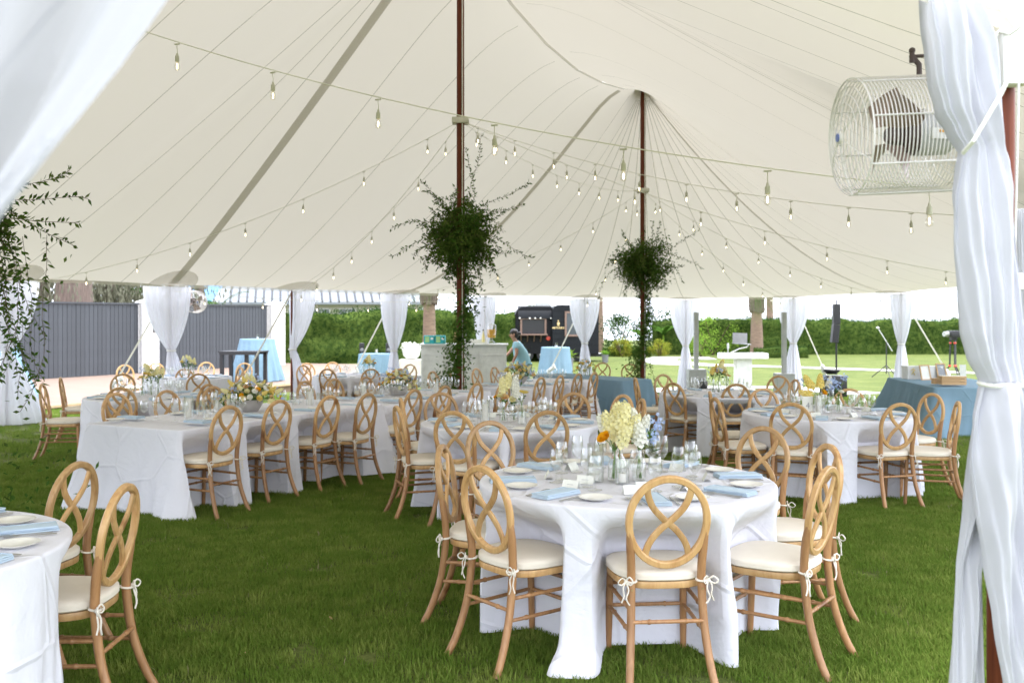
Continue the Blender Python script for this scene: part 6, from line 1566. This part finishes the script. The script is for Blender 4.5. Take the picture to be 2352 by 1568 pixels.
# ------------------------------------------------------------------ greenery round the centre poles
def garland(P, zc, R, label, nt=95, seed=1, sc_=1.0, vine=1500, top_sprays=(), leafL=.062, hang=0, vine_top=None, core=True, zdrop=0, vr=.14):
    r = random.Random(seed); g = gz(P.y); e = empty('pole_garland', (P.x, P.y, g), label=label, cat='greenery', group='smilax garlands on the centre poles'); zc -= g
    tw = MB(); lf = MB(); lf2 = MB()
    def rvv():
        while 1:
            v = Vector((r.uniform(-1, 1), r.uniform(-1, 1), r.uniform(-1, 1)))
            if .05 < v.length < 1: return v.normalized()
    def spray(p, d, L, droop, nl=24, wig=.25, tgt=None):
        p = Vector(p); d = Vector(d).normalized(); pts = [p.copy()]
        for i in range(nl):
            d = (d+Vector((r.uniform(-wig, wig), r.uniform(-wig, wig), r.uniform(-wig, wig)*.8-droop/nl*2))).normalized(); p = p+d*L/nl; pts.append(p.copy())
            for s in (-1, 1):
                if r.random() < .86:
                    sd_ = d.orthogonal().normalized(); sd_ = Matrix.Rotation(r.uniform(0, 6.28), 3, d) @ sd_
                    leaf_faces(tgt or (lf if r.random() < .75 else lf2), p, (d*.7+sd_), rvv(), leafL*r.uniform(.6, 1.2), leafL*.36)
        tw.tube(pts[::3]+[pts[-1]], .0022, 4)
    for i in range(nt):
        v = rvv(); v.z = v.z*.75+.05; spray((v.x*.12, v.y*.12, zc+v.z*.2), v, R*r.uniform(.4, 1.0)*(1.15 if v.z < 0 else 1), r.uniform(.1, 1.6), wig=.36)
    if core:
        cls = [(rvv()*R*r.uniform(.15, .80), r.uniform(.07, .16)) for _ in range(46)]
        for _ in range(4600):
            cc_, sg = r.choice(cls); v = cc_+Vector((r.gauss(0, 1), r.gauss(0, 1), r.gauss(0, 1)))*sg*.62*R/.6; k = 1; leaf_faces(lf if r.random() < .68 else lf2, Vector((v.x*k, v.y*k, zc+v.z*k*.9-.04)), rvv(), rvv(), leafL*r.uniform(.8, 1.4), leafL*.42)
    for dx, dz, L in top_sprays: spray((dx*.2, 0, zc+.1), (dx, r.uniform(-.2, .2), dz), L, .05, 34, .14)
    for _ in range(hang):
        a = r.uniform(0, 6.28); q_ = r.uniform(.25, .75); spray((math.cos(a)*q_, math.sin(a)*q_, zc-r.uniform(.1, .5)), (math.cos(a)*.15, math.sin(a)*.15, -1), r.uniform(.8, 1.7), .3, 30, .2, lf2 if r.random() < .6 else lf)
    vt = (vine_top if vine_top is not None else zc)
    for _ in range(vine):
        z = r.uniform(0.05, vt); a = z*3.2+r.gauss(0, .8); k = .055+abs(r.gauss(0, vr*.5))*(1.6 if z < 1.1 else 1); leaf_faces(lf2 if r.random() < .65 else lf, Vector((math.cos(a)*k, math.sin(a)*k, z)), rvv()+Vector((0, 0, -.2)), rvv(), leafL*r.uniform(.7, 1.2), leafL*.42)
    for i in range(26):
        z = r.uniform(.2, vt); a = r.uniform(0, 6.28); spray((math.cos(a)*.07, math.sin(a)*.07, z), (math.cos(a), math.sin(a), .3), r.uniform(.18, .42), 1.5, 12, .3, lf2)
    tw.tube([(.058*math.cos(z*3.2), .058*math.sin(z*3.2), z) for z in [vt*i/60 for i in range(61)]], .005, 5)
    tw.build('stems', M['twig'], e); lf.build('leaves', M['leafd'], e, smooth=False, kind='stuff'); lf2.build('fresh_leaves', M['leaff'], e, smooth=False, kind='stuff')
garland(P1, 2.84, .76, 'bushy dark smilax ball and vine on the nearer centre pole', 120, 3, vine=3600, vr=.20, top_sprays=((.30, 1, 1.35), (.38, 1, 1.2), (.55, .9, 1.1), (-.45, .8, .85), (-.2, 1, .7), (.75, .4, .8), (-.9, .35, .85), (-.8, -.5, 1.0), (.8, -.6, 1.0), (.5, -.8, 1.0)))
garland(P2, 2.80, .82, 'bushy smilax ball and vine on the farther centre pole', 95, 5, vine=3600, top_sprays=((.9, .35, 1.1), (.9, .1, 1.1), (-.5, .8, .6), (-.9, -.6, 1.2), (.5, .7, .8), (.2, -1, .9)), vr=.2)
garland(P0, 2.50, .62, 'loose smilax greenery hanging at the left edge of the picture', 120, 7, vine=1500, core=False, top_sprays=((1, .35, .75), (1, .1, .75), (1, -.2, .85), (.8, -.6, .9), (.6, -.8, 1.1), (.5, -1, 1.3)), leafL=.066, vr=.55, hang=26)

# ------------------------------------------------------------------ grass near the camera: blades grown from scattered tufts
def tuft_mesh(name, mat, n, rad, h, seed):
    r = random.Random(seed); mb = MB()
    for _ in range(n):
        a = r.uniform(0, 2*PI); q = rad*math.sqrt(r.random()); b = Vector((q*math.cos(a), q*math.sin(a), -.003)); w = r.uniform(.0016, .0032); hh = h*r.uniform(.45, 1.15)
        l = r.uniform(0, 2*PI); ln_ = hh*r.uniform(.15, .9); d = Vector((math.cos(l), math.sin(l), 0)); s = Vector((-d.y, d.x, 0))*w; n0 = len(mb.v)
        mb.v += [b-s, b+s, b+d*ln_*.35+Vector((0, 0, hh*.6))-s*.8, b+d*ln_*.35+Vector((0, 0, hh*.6))+s*.8, b+d*ln_+Vector((0, 0, hh*.92))]
        mb.f += [(n0, n0+1, n0+3, n0+2), (n0+2, n0+3, n0+4)]
    me = mb.mesh(name, M[mat], False); return me
def scatter(name, me, pts, mat, label_kind='stuff'):
    src = bpy.data.objects.new(name+'_tuft', me)     # not linked to the scene
    pm = bpy.data.meshes.new(name); pm.from_pydata(pts, [], []); o = link(name, pm, None, kind='stuff'); pm.materials.append(M[mat])
    ng = bpy.data.node_groups.new(name, 'GeometryNodeTree'); ng.interface.new_socket('Geometry', in_out='INPUT', socket_type='NodeSocketGeometry'); ng.interface.new_socket('Geometry', in_out='OUTPUT', socket_type='NodeSocketGeometry')
    gi = ng.nodes.new('NodeGroupInput'); go = ng.nodes.new('NodeGroupOutput'); ip = ng.nodes.new('GeometryNodeInstanceOnPoints'); oi = ng.nodes.new('GeometryNodeObjectInfo'); oi.inputs['Object'].default_value = src
    rr = ng.nodes.new('FunctionNodeRandomValue'); rr.data_type = 'FLOAT_VECTOR'; rr.inputs[0].default_value = (-.06, -.06, 0); rr.inputs[1].default_value = (.06, .06, 6.283)
    rs = ng.nodes.new('FunctionNodeRandomValue'); rs.data_type = 'FLOAT'; rs.inputs[2].default_value = .7; rs.inputs[3].default_value = 1.25
    ng.links.new(gi.outputs[0], ip.inputs['Points']); ng.links.new(oi.outputs['Geometry'], ip.inputs['Instance']); ng.links.new(rr.outputs[0], ip.inputs['Rotation']); ng.links.new(rs.outputs[1], ip.inputs['Scale']); ng.links.new(ip.outputs[0], go.inputs[0])
    m = o.modifiers.new('grow', 'NODES'); m.node_group = ng; return o
r = random.Random(77)
tg1 = tuft_mesh('grass', 'blade', 430, .17, .043, 1)
def gpts(y0, y1, dens, xl=-.60, xr=.60):
    out = []; n = int((y1-y0)*dens*((xr-xl)*(y0+y1)/2))
    for _ in range(n):
        y = math.sqrt(r.uniform(y0*y0, y1*y1)); x = r.uniform(xl*y, xr*y); out.append((x, y, gz(y)))
    return out
scatter('grass', tg1, gpts(3.6, 11, 46), 'blade')
tg2 = tuft_mesh('grass', 'blade', 200, .22, .055, 2)
scatter('far_grass', tg2, gpts(11, 24, 14), 'blade')
tg3 = tuft_mesh('dry_grass', 'straw', 9, .20, .032, 3)
scatter('dry_grass', tg3, gpts(3.6, 11, 12), 'straw')
for i, (u, v, rz) in enumerate([(925, 1255, .3), (1175, 1460, .2), (1920, 1485, 1.2), (760, 1420, 2), (560, 1500, 1)]):
    p = pos(u, v, .012); mb = MB(); rows = []
    mb.grid([[(x*.03, (y-.5)*.016*math.sin(PI*min(max((x+1)/2, .04), .96)), .006*abs(y-.5)+.004*x*x) for y in (0, .5, 1)] for x in (-1, -.5, 0, .5, 1)])
    mb.build('fallen_leaf', M['crate'], None, loc=p, rz=rz, label=['small dry leaf on the grass left of the front table', 'small dry leaf beside the front left chair', 'small dry leaf on the grass at right', 'small dry leaf in the open grass', 'small dry leaf near the lower left chairs'][i], cat='leaf', group='fallen leaves')
